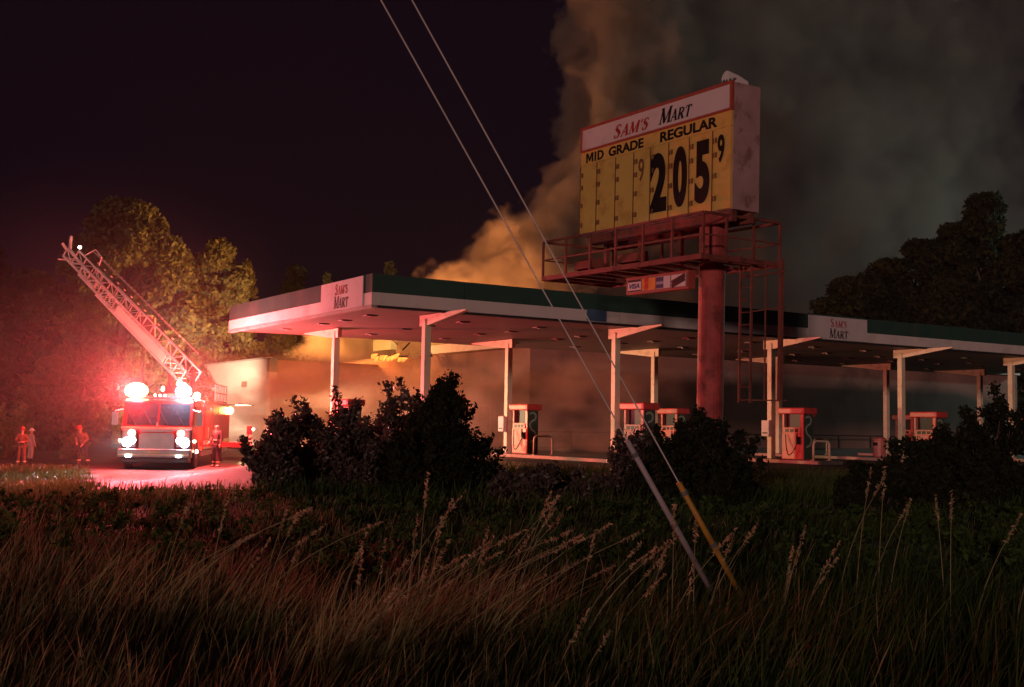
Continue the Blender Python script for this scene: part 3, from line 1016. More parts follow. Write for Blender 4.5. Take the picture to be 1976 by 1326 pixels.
for sx_ in (-.75, -.2, .35, .9):
    MB().beam((sx_, .345, 1.56), (sx_ - .3, .50, 2.05), .02, .02).build("wiper", M["truck_dark"], TR)
for k in range(5):
    MB().beam((-1.0 + k * .5, .205, .44), (-.8 + k * .5, .205, .70), .02, .1).build("front_hook", M["truck_dark"], bp)
put_text("lettering", "1", .3, M["reflect"], TR, (.0, .2, 1.44), (PI / 2, 0, 0), bold=.01)
box("front_stripe", M["reflect"], TR, -1.22, 1.22, .196, .214, 1.43, 1.5)
hbed = MB()
for k in range(6):
    hbed.tube([(-.9 + k * .16, 5.6, 2.56), (-.9 + k * .16, 8, 2.6 + .05 * (k % 2)), (-.9 + k * .16, 10.8, 2.56)], .07, 6)
hbed.build("hose_bed", M["pale_cloth"], TR)
L_WHITE = emit("white_lamp_glow", (0.82, 0.88, 1.0), 60)
L_RED = emit("red_lamp_glow", (1.0, 0.10, 0.05), 60)
L_REDHOT = emit("red_beacon_glow", (1.0, 0.28, 0.10), 110)
L_AMBER = emit("amber_lamp_glow", (1.0, 0.5, 0.12), 45)
L_MARK = emit("marker_lamp_glow", (1.0, 0.5, 0.32), 14)
L_DIM = emit("dim_red_lamp_glow", (1.0, 0.08, 0.06), 5)


def lens(name, m, parent, c, r, sy=.04, sx=1.0, sz=1.0):
    prof = [(r * math.cos(a), r * math.sin(a)) for a in (-1.4, -1.0, -.5, 0, .5, 1.0, 1.4)]
    mb = MB().lathe([(p, z) for p, z in prof], 12)
    mb.v = [(c[0] + x * sx, c[1] + y * sy / r, c[2] + z * sz) for x, y, z in mb.v]
    return mb.build(name, m, parent, smooth=True)


for s in (-1, 1):
    pod = box("headlight_pod", M["chrome"], TR, *sorted((s * .68, s * 1.16)), .14, .3, .78, 1.4, bevel=.02)
    lens("headlight_lens", L_WHITE, pod, (s * .98, .13, .95), .17)
    lens("headlight_lens", L_WHITE, pod, (s * .82, .13, 1.02), .13)
    lens("warning_lens", L_RED, pod, (s * .84, .13, 1.27), .13)
    lens("marker_lamp", L_MARK, TR, (s * 1.28, .4, 1.0), .06)
    lens("fog_lamp", L_WHITE, bp, (s * .85, -.3, .47), .10, sz=.25)
    lens("fender_lamp", L_MARK, TR, (s * 1.27, 1.1, .62), .07)
bar = box("light_bar", M["truck_dark"], TR, -1.1, 1.1, .8, 1.2, 2.5, 2.58, bevel=.02)
lens("beacon_lens", L_REDHOT, bar, (-.86, .8, 2.78), .34, .26, 1.2, .8)
lens("white_beacon_lens", L_WHITE, bar, (.78, .8, 2.78), .28, .22, 1.0, .85)
for x in (-.2, -.03, .14):
    lens("marker_lamp", L_MARK, bar, (x, .78, 2.62), .045)
lens("white_beacon_lens", L_WHITE, bar, (.62, .9, 3.06), .1)
lens("white_beacon_lens", L_WHITE, bar, (.78, .95, 3.02), .07)
lens("marker_lamp", L_MARK, bar, (.04, .9, 2.86), .06, sz=1.6)
# body
bd = box("pump_body", M["truck_red"], TR, -1.24, 1.24, 3.08, 11.4, .62, 2.5, bevel=.04)
for k in range(4):
    y0_ = 3.25 + k * 2.02
    box("locker_door", M["truck_red"] if k else M["truck_red"], bd, 1.242, 1.262, y0_ + .05, y0_ + 1.92, 1.0, 2.3, bevel=.01)
    box("locker_door", M["truck_red"], bd, -1.262, -1.242, y0_ + .05, y0_ + 1.92, 1.0, 2.3, bevel=.01)
box("reflective_stripe", M["reflect"], bd, 1.243, 1.268, 3.1, 11.35, .84, .98)
put_text("unit_number", "1", .55, M["reflect"], bd, (1.27, 4.2, 1.08), (PI / 2, 0, PI / 2), bold=.02)
box("running_board", M["steel_grey"], TR, -1.2, 1.2, 3.1, 11.3, .42, .6)
wh = MB()
wh.lathe([(.3, -.15), (.5, -.15), (.53, -.1), (.53, .1), (.5, .15), (.3, .15)], 22)
tyre = wh.build("wheel", M["rubber"], TR, smooth=False)
tyre.rotation_euler = (0, PI / 2, 0)
rim = MB().lathe([(.08, -.16), (.28, -.12), (.29, .12), (.1, .17)], 16).build("rim", M["chrome"], tyre)
spots = [(1.08, 1.3), (-1.08, 1.3), (1.08, 8.2), (-1.08, 8.2), (1.08, 9.4), (-1.08, 9.4)]
for k, (x, y) in enumerate(spots):
    o = tyre if k == 0 else tyre.copy()
    if k:
        COL.objects.link(o)
        c = rim.copy()
        COL.objects.link(c)
        c.parent = o
    o.location = (x, y, .53)
lens("side_lamp", L_AMBER, bd, (1.34, 10.6, 2.2), .16, .12)
lens("side_lamp", L_DIM, bd, (1.28, 4.6, 2.2), .05)
# cage rail on top of the body
rb = MB()
for z in (2.55, 2.9, 3.25):
    rb.beam((1.15, 6.8, z), (1.15, 10.8, z), .04)
for k in range(5):
    rb.beam((1.15, 6.8 + k, 2.5), (1.15, 6.8 + k, 3.25), .04)
rb.beam((1.15, 6.8, 3.25), (1.0, 5.6, 3.75), .05).beam((-.2, 10.8, 3.25), (1.15, 10.8, 3.25), .04)
rb.build("body_rail", M["steel_grey"], TR)
# turntable and aerial ladder
tt = MB().lathe([(.85, 2.5), (.85, 2.75), (.6, 2.8), (.55, 3.05)], 20, (0, 4.3, 0)).build("turntable", M["truck_red"], TR)
pv = at(352, 728, 45.0)
tip = at(128, 496, 48.0)
inv = Matrix.Translation((TX, TY, TZ)) @ Matrix.Rotation(TRZ, 4, "Z")
inv = inv.inverted()
pvl, tipl = inv @ pv, inv @ tip
MB().prism([(3.7, 2.8), (4.9, 2.8), (4.6, pvl.z + .15), (4.0, pvl.z + .25)], "x", pvl.x - .5, pvl.x - .38).build("pedestal", M["truck_red"], TR)
MB().prism([(3.7, 2.8), (4.9, 2.8), (4.6, pvl.z + .15), (4.0, pvl.z + .25)], "x", pvl.x + .36, pvl.x + .48).build("pedestal", M["truck_red"], TR)
axd = (tipl - pvl).normalized()
wid = axd.cross(Vector((0, 0, 1))).normalized()
if wid.y > 0:
    wid = -wid
nup = wid.cross(axd).normalized()
if nup.z < 0:
    nup = -nup
Ltot = (tipl - pvl).length
LAD = bpy.data.objects.new("aerial_ladder", None)
COL.objects.link(LAD)
LAD.parent = TR


def lp(t, side, h):
    return pvl + axd * t + wid * (side * .42) + nup * h


secs = [(-.3, Ltot * .66, 1.0, 0.0, .50), (Ltot * .45, Ltot * .83, .86, .05, .42), (Ltot * .7, Ltot * .985, .72, .10, .36)]
for si, (t0, t1, wk, h0, hh) in enumerate(secs):
    sec = MB()
    for s in (-1, 1):
        sec.beam(lp(t0, s * wk, h0), lp(t1, s * wk, h0), .08, .08)
        sec.beam(lp(t0, s * wk, h0 + hh), lp(t1, s * wk, h0 + hh), .06, .06)
        nseg = max(3, int((t1 - t0) / .5))
        for k in range(nseg + 1):
            t = t0 + (t1 - t0) * k / nseg
            sec.beam(lp(t, s * wk, h0), lp(t, s * wk, h0 + hh), .04, .04, up=tuple(axd))
            if k < nseg:
                t2 = t0 + (t1 - t0) * (k + 1) / nseg
                q = (h0, h0 + hh) if k % 2 else (h0 + hh, h0)
                sec.beam(lp(t, s * wk, q[0]), lp(t2, s * wk, q[1]), .032, .032)
    so = sec.build("ladder_section", M["ladder"], TR)
    rg = MB()
    for k in range(int((t1 - t0) / .33)):
        t = t0 + .2 + k * .33
        rg.beam(lp(t, -wk, h0 + .02), lp(t, wk, h0 + .02), .035)
    rg.build("rungs", M["ladder"], so)
bpy.data.objects.remove(LAD)
pl = MB()
a0, a1, a2, a3 = lp(Ltot * .1, 1.06, .06), lp(Ltot * .50, 1.06, .06), lp(Ltot * .50, 1.06, .42), lp(Ltot * .1, 1.06, .42)
th = wid * .02
pl.add([a0, a1, a2, a3, a0 + th, a1 + th, a2 + th, a3 + th], [(0, 1, 2, 3), (7, 6, 5, 4), (0, 4, 5, 1), (1, 5, 6, 2), (2, 6, 7, 3), (3, 7, 4, 0)])
pl.build("name_panel", M["ladder_panel"], TR)
# far hand rail with reflective bands
hr = MB()
hr.beam(lp(.3, -1.15, .95), lp(Ltot * .92, -1.0, .85), .04)
hr.build("hand_rail", M["steel_grey"], TR)
for k in range(26):
    t = 1.2 + k * (Ltot * .9 - 1.2) / 26
    MB().beam(lp(t, -1.14, .945 - .1 * t / Ltot), lp(t + .14, -1.14, .945 - .1 * t / Ltot), .055).build("reflective_band", M["reflect"], TR)
    if k % 2 == 0:
        MB().beam(lp(t, -1.08, .62), lp(t + .1, -1.08, .62), .045).build("reflective_band", M["reflect"], TR)
# tip: monitor and lamps
tp = MB()
T0 = Ltot * .985
tp.tube([lp(T0 - .2, 0, .3), lp(T0 + .15, 0, .35), lp(T0 + .45, -.2, .62), lp(T0 + .55, -.2, .8)], [.07, .07, .06, .045], 8)
tp.tube([lp(T0 - .1, 1.3, -.05), lp(T0 - .1, -.9, .05)], .03, 6)
tp.tube([lp(T0 + .0, .7, .4), lp(T0 + .3, .9, .5)], .06, 8)
tp.tube([lp(T0 - .4, -.8, .5), lp(T0 - .7, -.9, 1.0), lp(T0 - 1.2, -.9, .95), lp(T0 - 1.3, -.9, .6)], .025, 6)
tp.build("water_monitor", M["ladder"], TR)
tl = lp(T0 - .25, 0, .75)
lens("tip_lamp", emit("tip_lamp_glow", (1.0, .75, .62), 10), TR, tuple(tl), .075)
# outriggers
og = MB().beam((1.2, 6.6, .78), (2.5, 6.6, .78), .22, .2).build("outrigger_arm", M["truck_red"], TR, .015)
ol = MB().beam((2.6, 6.6, .05), (2.6, 6.6, 1.55), .2, .2, up=(0, 1, 0)).box(2.35, 2.85, 6.35, 6.85, 0.0, .06).build("outrigger_jack", M["truck_red"], TR, .01)
box("jack_stripe", M["reflect"], ol, 2.49, 2.51 + .2, 6.488, 6.497, .3, 1.2)
lens("jack_lamp", L_MARK, ol, (2.76, 6.5, 1.42), .06)
MB().beam((-1.2, 6.6, .78), (-2.3, 6.6, .78), .22, .2).build("outrigger_arm", M["truck_red"], TR, .015)
MB().beam((-2.3, 6.6, .05), (-2.3, 6.6, 1.4), .2, .2, up=(0, 1, 0)).build("outrigger_jack", M["truck_red"], TR, .015)

# lights of the engine
P = lambda x, y, z: tuple(trk(x, y, z))
lamp("beacon_light", P(-.86, .42, 2.76), 1700, (1.0, .03, .04), .22)
lamp("beacon_light", P(-1.3, .6, 2.9), 2000, (1.0, .06, .05), .2)
lamp("beacon_beam", P(-.9, .3, 2.8), 42000, (1.0, .11, .14), .2, "SPOT", (-5.5, 8, 2.2), 46, 1.0)
lamp("white_beacon_light", P(.86, .45, 2.78), 650, (.72, .8, 1.0), .18)
lamp("roof_beacon_light", P(1.35, 2.6, 2.85), 6500, (1.0, .075, .07), .2)
lamp("side_scene_light", P(1.6, 10.3, 2.28), 6500, (1.0, .72, .36), .06, "SPOT", P(20, 9.0, 2.0), 160, .2)
box("light_cutoff_plate", M["rubber"], TR, 1.27, 2.3, 9.3, 11.2, 2.44, 2.47)  # added plate that cuts the side lamp's light off the canopy ceiling
lens("roof_beacon_lens", L_RED, TR, (1.0, 2.6, 2.66), .14)
for s in (-1, 1):
    lamp("headlight_beam", P(s * .92, -.05, .98), 3600 if s < 0 else 1300, (.92, .97, 1.0), .1, "SPOT", P(-2.6, -15, .35) if s < 0 else (-5.5, 20, .9), 28 if s < 0 else 32, .9)
    lamp("warning_light", P(s * .84, 0, 1.25), 30, (1, .08, .08), .1)
# unseen tripod lamp, added behind the engine to brighten the wing wall
wc = Vector((NX, NY, 0)) + AX * x0 + BX * (y0 + 7)
wlx, wly = at(293, 840, 64).x, 64.0
wlz = ground_z(wlx, wly)
WLT = root("added_wall_light", (wlx, wly, wlz), .3, "unseen tripod lamp added behind the fire engine to light the wing wall", "work light")
MB().tube([(0, 0, .5), (0, 0, 1.9)], .03, 8).build("mast", M["steel_grey"], WLT)
for k in range(3):
    a = k * 2.1
    MB().tube([(0, 0, .7), (.5 * math.cos(a), .5 * math.sin(a), 0)], .02, 6).build("leg", M["steel_grey"], WLT)
box("added_lamp_case", M["truck_dark"], WLT, -.2, .2, -.08, .08, 1.8, 2.1, bevel=.02)
lamp("added_wall_beam", (wlx + .1, wly + .25, wlz + 1.95), 46000, (1.0, .72, .5), .12, "SPOT", (wc.x - 2.5, wc.y + 3.5, 2.6), 56, .9)

# ------------------------------------------------------------------ fire and smoke
fire_m = bpy.data.materials.new("flame")
fire_m.use_nodes = True
_nt = fire_m.node_tree
_b = _nt.nodes["Principled BSDF"]
_b.inputs["Base Color"].default_value = (.2, .05, .01, 1)
_b.inputs["Emission Color"].default_value = (1, .26, .035, 1)
_b.inputs["Emission Strength"].default_value = 2.4
fc_ = at(748, 692, 74.0)
fl_ = MB()
for k in range(9):
    c = fc_ + Vector((-1.0 + k * .24, R.uniform(-.3, .3), R.uniform(-.1, .12)))
    hgt = R.uniform(.14, .36) * (1 - abs(k - 4) * .12)
    lean = R.uniform(.2, .6)
    pts = [c + Vector((0, 0, -.12)), c + Vector((lean * .2, 0, hgt * .3)), c + Vector((lean * .6, 0, hgt * .7)), c + Vector((lean, .05, hgt))]
    fl_.tube(pts, [.06, .15, .09, .01], 7)
tag(fl_.build("flames", fire_m, smooth=True), "orange flames licking out under the burnt end of the green fascia", "fire")
lamp("fire_light", (fc_.x + .3, fc_.y - .5, fc_.z - .1), 120, (1, .42, .12), .3)
lamp("roof_fire_light", (-14.5, 78.5, 7.6), 8500, (1, .47, .17), .6, "SPOT", (-27, 86, 9.5), 105, .5)
lamp("roof_fire_light", (-2.8, 77.0, 8.8), 17000, (1, .31, .075), 1.0)
lamp("roof_fire_light", (-15.2, 79.6, 6.4), 11000, (1, .31, .065), .5)


def smoke(name, bounds, setup, density, color, step=0.6):
    m, nt, p = vol(name + "_volume", density, color)
    tc = nt.nodes.new("ShaderNodeTexCoord")
    geo = nt.nodes.new("ShaderNodeNewGeometry")
    sep = nt.nodes.new("ShaderNodeSeparateXYZ")
    nt.links.new(geo.outputs["Position"], sep.inputs[0])

    def math_(op, a, b=None, c=None, clamp=False):
        n = nt.nodes.new("ShaderNodeMath")
        n.operation = op
        n.use_clamp = clamp
        for i, s in enumerate((a, b, c)):
            if s is None:
                continue
            if isinstance(s, (int, float)):
                n.inputs[i].default_value = s
            else:
                nt.links.new(s, n.inputs[i])
        return n.outputs[0]

    def noise(scale, detail=3, off=(0, 0, 0), rough=.55, stretch=(1, 1, 1)):
        mp = nt.nodes.new("ShaderNodeMapping")
        mp.inputs["Location"].default_value = off
        mp.inputs["Scale"].default_value = stretch
        nt.links.new(geo.outputs["Position"], mp.inputs[0])
        n = nt.nodes.new("ShaderNodeTexNoise")
        n.inputs["Scale"].default_value = scale
        n.inputs["Detail"].default_value = detail
        n.inputs["Roughness"].default_value = rough
        nt.links.new(mp.outputs[0], n.inputs["Vector"])
        return n.outputs["Fac"]

    def ramp(x, a, b, c, d):
        n = nt.nodes.new("ShaderNodeMapRange")
        n.inputs[1].default_value, n.inputs[2].default_value = a, b
        n.inputs[3].default_value, n.inputs[4].default_value = c, d
        nt.links.new(x, n.inputs[0])
        return n.outputs[0]

    d = setup(sep.outputs, math_, noise, ramp)
    nt.links.new(math_("MULTIPLY", d, density), p.inputs["Density"])
    m.cycles.volume_step_rate = step
    return tag(MB().box(*bounds).build(name, m), kind="stuff")


def plume(X, mth, noise, ramp):
    # left outline climbs to the right with height
    left = mth("ADD", ramp(X[2], 6.0, 13.0, -15.5, -3.4), ramp(X[2], 12.5, 24.0, 0.0, 9.8))
    big = mth("SUBTRACT", noise(.15, 2, (3, 1, 7)), .5)
    mid = mth("SUBTRACT", noise(.38, 3, (9, 2, 4)), .5)
    n = mth("ADD", mth("MULTIPLY", big, 11.0), mth("MULTIPLY", mid, 7.5))
    s = mth("ADD", mth("SUBTRACT", X[0], left), n)
    e1 = ramp(s, 0.0, 1.0, 0.0, 1.0)
    front = mth("ADD", mth("MULTIPLY", mth("MAXIMUM", X[0], 0.0), .8), 81.5)
    f = mth("ADD", mth("SUBTRACT", X[1], front), mth("MULTIPLY", n, .9))
    e2 = ramp(f, 0.0, 1.0, 0.0, 1.0)
    low = ramp(X[2], 5.5, 6.5, 0.0, 1.0)
    # thick where it leaves the roof, torn into wisps as it drifts off to the right
    gaps = ramp(noise(.11, 4, (5, 8, 1), .6), .40, .62, 0.0, 1.0)
    away = ramp(X[0], 4.0, 16.0, 0.0, 1.0)
    thin = mth("ADD", mth("SUBTRACT", 1.0, away), mth("MULTIPLY", mth("MULTIPLY", away, gaps), .22))
    return mth("MULTIPLY", mth("MULTIPLY", mth("MULTIPLY", e1, e2), low), thin)


def low_smoke(X, mth, noise, ramp):
    n = noise(.33, 4, (1, 5, 2), .6, (1, 1, 1.6))
    w = ramp(n, .49, .66, 0.0, 1.5)
    edge = mth("MULTIPLY", ramp(X[0], -16.5, -14.5, 0, 1), ramp(X[0], 4.0, 8.4, 1, .2))
    top = ramp(X[2], 3.5, 4.8, 1.0, 0.0)
    return mth("MULTIPLY", mth("MULTIPLY", mth("ADD", w, .04), edge), top)


smoke("smoke_plume", (-18, 62, 75, 140, 5.4, 53), plume, .62, (.36, .335, .31), .14)
smoke("drifting_smoke", (-16.6, 8.5, 53, 75.5, .05, 6.45), low_smoke, .27, (.75, .47, .40), .2)

def engine_veil(X, mth, noise, ramp):
    dx, dy, dz = mth("SUBTRACT", X[0], TX - 2.8), mth("SUBTRACT", X[1], TY + 1.0), mth("SUBTRACT", X[2], 2.0)
    r2 = mth("ADD", mth("ADD", mth("MULTIPLY", dx, dx), mth("MULTIPLY", dy, dy)), mth("MULTIPLY", dz, dz))
    fall = ramp(mth("SQRT", r2), 1.5, 9.5, 1.0, 0.0)
    return mth("MULTIPLY", mth("MULTIPLY", fall, fall), ramp(noise(.25, 3, (4, 4, 4)), .3, .7, .55, 1.45))


smoke("glow_veil", (TX - 12.6, TX + 7.0, TY - 8.8, TY + 10.8, -.35, 11.8), engine_veil, .0105, (.9, .84, .86), .4)  # local haze added round the engine to give its lamps a red glow

# assumed, unseen street lamp beyond the right edge, behind the store, lighting the smoke
sl = root("assumed_street_lamp", (64, 96, 0), 0, "assumed grey street lamp, unseen far beyond the right edge, lighting the smoke pale green", "street lamp")
MB().tube([(0, 0, 0), (0, 0, 13), (-1.2, 0, 13.8), (-3, 0, 14)], [.14, .1, .07, .05], 8).build("post", M["steel_grey"], sl)
lens("assumed_lamp_head", emit("assumed_lamp_glow", (.7, 1.0, .92), 20), sl, (-3.3, 0, 13.95), .35, .3, 1, .4)
lamp("assumed_street_light", (60.5, 96, 13.6), 16000, (.62, 1.0, .86), .4)  # assumed source of the pale green light on the smoke

# ------------------------------------------------------------------ foliage
def leaf_quads(C, N, size, elong=1.7, flat=0.0):
    """Rhombic leaves at centres C."""
    n = len(C)
    d = NP.normal(size=(n, 3))
    d[:, 2] -= .25
    d /= np.linalg.norm(d, axis=1)[:, None]
    q = NP.normal(size=(n, 3))
    q -= d * (q * d).sum(1)[:, None]
    q /= np.linalg.norm(q, axis=1)[:, None]
    s = size * NP.uniform(.45, 1.55, n)[:, None]
    V = np.stack([C - d * s * elong / 2, C + q * s * .42, C + d * s * elong / 2, C - q * s * .42], 1).reshape(-1, 3)
    Fq = np.arange(4 * n).reshape(n, 4)
    return V, Fq


def blob_points(n, centers, radii):
    idx = NP.choice(len(centers), n, p=(radii ** 2) / (radii ** 2).sum())
    d = NP.normal(size=(n, 3))
    d /= np.linalg.norm(d, axis=1)[:, None]
    r = radii[idx] * NP.uniform(.25, 1.0, n) ** .45
    d[:, 2] *= .75
    return centers[idx] + d * r[:, None]


def make_tree(name, x, y, top, width, label, lm="broad", leaves=9000, size=.28, base=0.25, group=None, seed=0, shape=1.0, lean=0.0):
    rg = np.random.default_rng(seed + 100)
    z0 = ground_z(x, y)
    H = top - z0
    t = root(name, (x, y, z0), 0, label, "tree", group)
    tk = MB()
    tr_ = H * .018 + .06
    tk.tube([(0, 0, -.1), (.03 * H * .1, 0, H * .3), (lean * .5, .05, H * .6), (lean, 0, H * .93)], [tr_ * 1.3, tr_, tr_ * .6, .03], 9)
    cs, rs = [], []
    k = 190
    for i in range(k):
        f = base + (1 - base) * (i + .5) / k
        prof = (math.sin(PI * min(1, (f - base) / (1 - base) * .84 + .16)) ** .7) * shape + (1 - shape) * (1 - (f - base) / (1 - base))
        rr = width / 2 * max(.12, prof)
        a = rg.uniform(0, 2 * PI)
        q = rr * rg.uniform(.25, 1.0)
        c = np.array([math.cos(a) * q + lean * f, math.sin(a) * q, f * H - .35 * (q / width) * H * .2])
        rad = width * rg.uniform(.06, .135)
        cs.append(c)
        rs.append(rad)
        if i % 9 == 0:
            tk.tube([(lean * f * .8, 0, f * H * .8), tuple(c * np.array([.55, .55, .93]) + np.array([0, 0, 0])), tuple(c)], [tr_ * .35, tr_ * .2, .015], 5, cap=False)
    tk.build("trunk", M["bark"], t, smooth=True)
    cs, rs = np.array(cs), np.array(rs)
    cs[:, 2] = np.minimum(cs[:, 2], H - rs * .75)
    C = blob_points(leaves, cs, rs)
    V, Fq = leaf_quads(C, None, size)
    raw("crown", V, Fq, LEAF[lm], t)
    return t


def px_tree(name, px, top_py, D, wpx, label, **kw):
    p = at(px, top_py, D)
    return make_tree(name, p.x, D, p.z, wpx / F_PX * D, label, **kw)


G1 = "trees behind the fire engine"
px_tree("pine_tree", 246, 384, 82, 285, "tallest broad tree behind the raised ladder, faintly lit brown", seed=1, group=G1, leaves=48000, lm="pine", size=.27, base=.1)
px_tree("pine_tree", 425, 462, 90, 165, "golden lit tree between the ladder and the canopy's left end", seed=2, group=G1, leaves=36000, lm="broad", size=.25, base=.1)
px_tree("tree", 345, 478, 86, 170, "broad olive tree filling the gap between the two tallest left trees", seed=15, group=G1, leaves=30000, lm="pine", size=.26, base=.08)
px_tree("tree", 160, 470, 84, 170, "olive tree behind the tip of the raised ladder", seed=16, group=G1, leaves=24000, lm="pine", size=.27, base=.08)
px_tree("tree", 478, 505, 96, 50, "narrow golden tree touching the canopy's left end", seed=3, group=G1, leaves=5000, lm="broad", size=.28)
px_tree("tree", 60, 520, 78, 210, "dark reddish tree at the left edge behind the firefighters", seed=4, group=G1, leaves=12000, lm="dark", size=.28, base=.1)
px_tree("tree", -20, 470, 96, 190, "dim tall tree cut by the left edge of the picture", seed=5, group=G1, leaves=9000, lm="dark", size=.3, base=.1)
px_tree("tree", 320, 570, 90, 130, "mid height tree right behind the ladder's lower half", seed=6, group=G1, leaves=9000, lm="broad", size=.24, base=.12)
px_tree("tree", 425, 610, 96, 120, "low tree just above the cream wing wall", seed=7, group=G1, leaves=8000, lm="broad", size=.24, base=.1)
px_tree("tree", 165, 590, 70, 130, "low red lit tree left of the red beacon", seed=8, group=G1, leaves=9000, lm="broad", size=.24, base=.06)
px_tree("tree", 235, 640, 88, 110, "small tree directly behind the glaring red beacon", seed=9, group=G1, leaves=7000, lm="broad", size=.22, base=.06)
px_tree("tree", 95, 690, 62, 120, "bushy low tree behind the standing firefighters", seed=10, group=G1, leaves=7000, lm="broad", size=.2, base=.05)
G2 = "trees behind the store"
px_tree("tree", 572, 512, 112, 90, "dark tree showing above the canopy's left fascia", seed=11, group=G2, leaves=7000, lm="dark", size=.3)
px_tree("tree", 632, 528, 106, 40, "small gold tree top poking above the fascia left of the sign board", seed=12, group=G2, leaves=4000, size=.26)
px_tree("tree", 752, 505, 112, 60, "gold tree top poking above the canopy's near corner", seed=13, group=G2, leaves=5000, size=.26)
px_tree("tree", 548, 630, 97, 150, "orange lit low tree between the wing roof and the canopy ceiling", seed=14, group=G2, leaves=9000, size=.24, base=.1)
G3 = "dark trees behind the store's right end"
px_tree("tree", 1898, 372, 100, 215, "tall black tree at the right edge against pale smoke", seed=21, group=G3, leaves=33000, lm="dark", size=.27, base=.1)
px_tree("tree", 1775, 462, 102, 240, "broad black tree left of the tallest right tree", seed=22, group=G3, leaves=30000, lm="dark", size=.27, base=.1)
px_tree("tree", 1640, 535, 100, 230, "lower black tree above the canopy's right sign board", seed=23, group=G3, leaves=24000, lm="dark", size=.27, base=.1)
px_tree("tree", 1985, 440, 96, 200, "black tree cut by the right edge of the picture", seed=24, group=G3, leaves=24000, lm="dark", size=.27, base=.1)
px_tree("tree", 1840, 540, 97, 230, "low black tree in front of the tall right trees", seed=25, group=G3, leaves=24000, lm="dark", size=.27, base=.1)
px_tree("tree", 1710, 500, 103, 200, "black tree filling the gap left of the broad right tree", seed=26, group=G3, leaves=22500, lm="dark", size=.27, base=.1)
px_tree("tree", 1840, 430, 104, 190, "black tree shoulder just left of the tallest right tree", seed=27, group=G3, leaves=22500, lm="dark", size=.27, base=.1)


def make_bush(x, y, top, width, depth, label, leaves=16000, size=.07, seed=0, lm="shrub", n=30, group=None, name="bush", skew=0.0):
    rg = np.random.default_rng(seed + 500)
    z0 = ground_z(x, y)
    H = top - z0
    t = root(name, (x, y, z0), 0, label, "bush", group)
    st = MB()
    cs, rs = [], []
    for i in range(n):
        a = rg.uniform(0, 2 * PI)
        q = rg.uniform(0, 1) ** .6
        px_, py_ = math.cos(a) * q * width / 2, math.sin(a) * q * depth / 2
        hz = H * (1 - .72 * q ** 2) * rg.uniform(.55, 1.0) * (1 + skew * px_ / width)
        rad = min(width, H) * rg.uniform(.07, .17)
        c = np.array([px_, py_, max(rad * .5, hz - rad * .6)])
        cs.append(c)
        rs.append(rad)
        cs.append(c * np.array([.9, .9, .5]))
        rs.append(rad * 1.25)
        st.tube([(px_ * .15, py_ * .15, -.05), (px_ * .6, py_ * .6, c[2] * .6), tuple(c)], [.025, .016, .006], 5, cap=False)
        for _ in range(2):      # shoots that stick out of the outline
            e = c + np.array([rg.uniform(-.3, .3), rg.uniform(-.2, .2), rad + rg.uniform(.02, .34)])
            st.tube([tuple(c), tuple(e)], [.008, .003], 4, cap=False)
            for f in (.55, .75, .95):
                cs.append(c + (e - c) * f)
                rs.append(.07)
    st.build("stems", M["bark"], t)
    cs, rs = np.array(cs), np.array(rs)
    leaves = int(leaves * 1.7)
    C = blob_points(leaves, cs, np.maximum(rs, .07)) + NP.normal(0, .035, (leaves, 3))
    C = C[C[:, 2] > .01]
    V, Fq = leaf_quads(C, None, size * .74)
    raw("foliage", V, Fq, LEAF[lm], t)
    return t


def px_bush(px, top_py, D, wpx, label, depth=None, **kw):
    p = at(px, top_py, D)
    w = wpx / F_PX * D
    return make_bush(p.x, D, p.z, w, depth or w * .7, label, **kw)


GB = "overgrown bushes in front of the lot"
px_bush(630, 752, 21.5, 270, "loose leafy bush left in the big thicket before the canopy", seed=1, group=GB, leaves=17000, n=36)
px_bush(760, 745, 24, 190, "bush in the middle of the thicket before the canopy's corner", seed=2, group=GB, leaves=11000, n=24)
px_bush(850, 742, 20.5, 205, "dense dark bush right in the big thicket before the canopy", seed=3, group=GB, leaves=17000, lm="dark", n=30)
px_bush(520, 868, 20, 110, "low spray of bush beside the drive at the thicket's left foot", seed=4, group=GB, leaves=5000, n=14)
px_bush(1350, 815, 19.5, 250, "dark bush hiding the foot of the price sign pole", seed=5, group=GB, leaves=17000, lm="dark", n=32)
px_bush(1235, 822, 20.5, 130, "loose bush in front of the pumps left of the sign pole", seed=6, group=GB, leaves=7000, n=20)
px_bush(1800, 850, 19, 200, "low dark bush before the right pumps", seed=7, group=GB, leaves=11000, lm="dark", n=24)
px_bush(1900, 755, 20, 190, "tall dark bush at the right edge before the canopy column", seed=8, group=GB, leaves=14000, lm="dark", n=26)
px_bush(1060, 940, 19, 240, "low scrub between the thicket and the sign pole bush", seed=10, group=GB, leaves=9000, n=22)
px_bush(1690, 915, 18, 150, "low scrub left of the right bushes", seed=11, group=GB, leaves=8000, lm="dark", n=20)
px_bush(22, 782, 50, 95, "yellow green hedge clump lit at the left edge", seed=12, leaves=6000, size=.13, lm="hedge", n=20)
px_bush(150, 835, 50, 60, "small shrub behind the crouching firefighter", seed=13, leaves=3000, size=.12, lm="hedge", n=12)


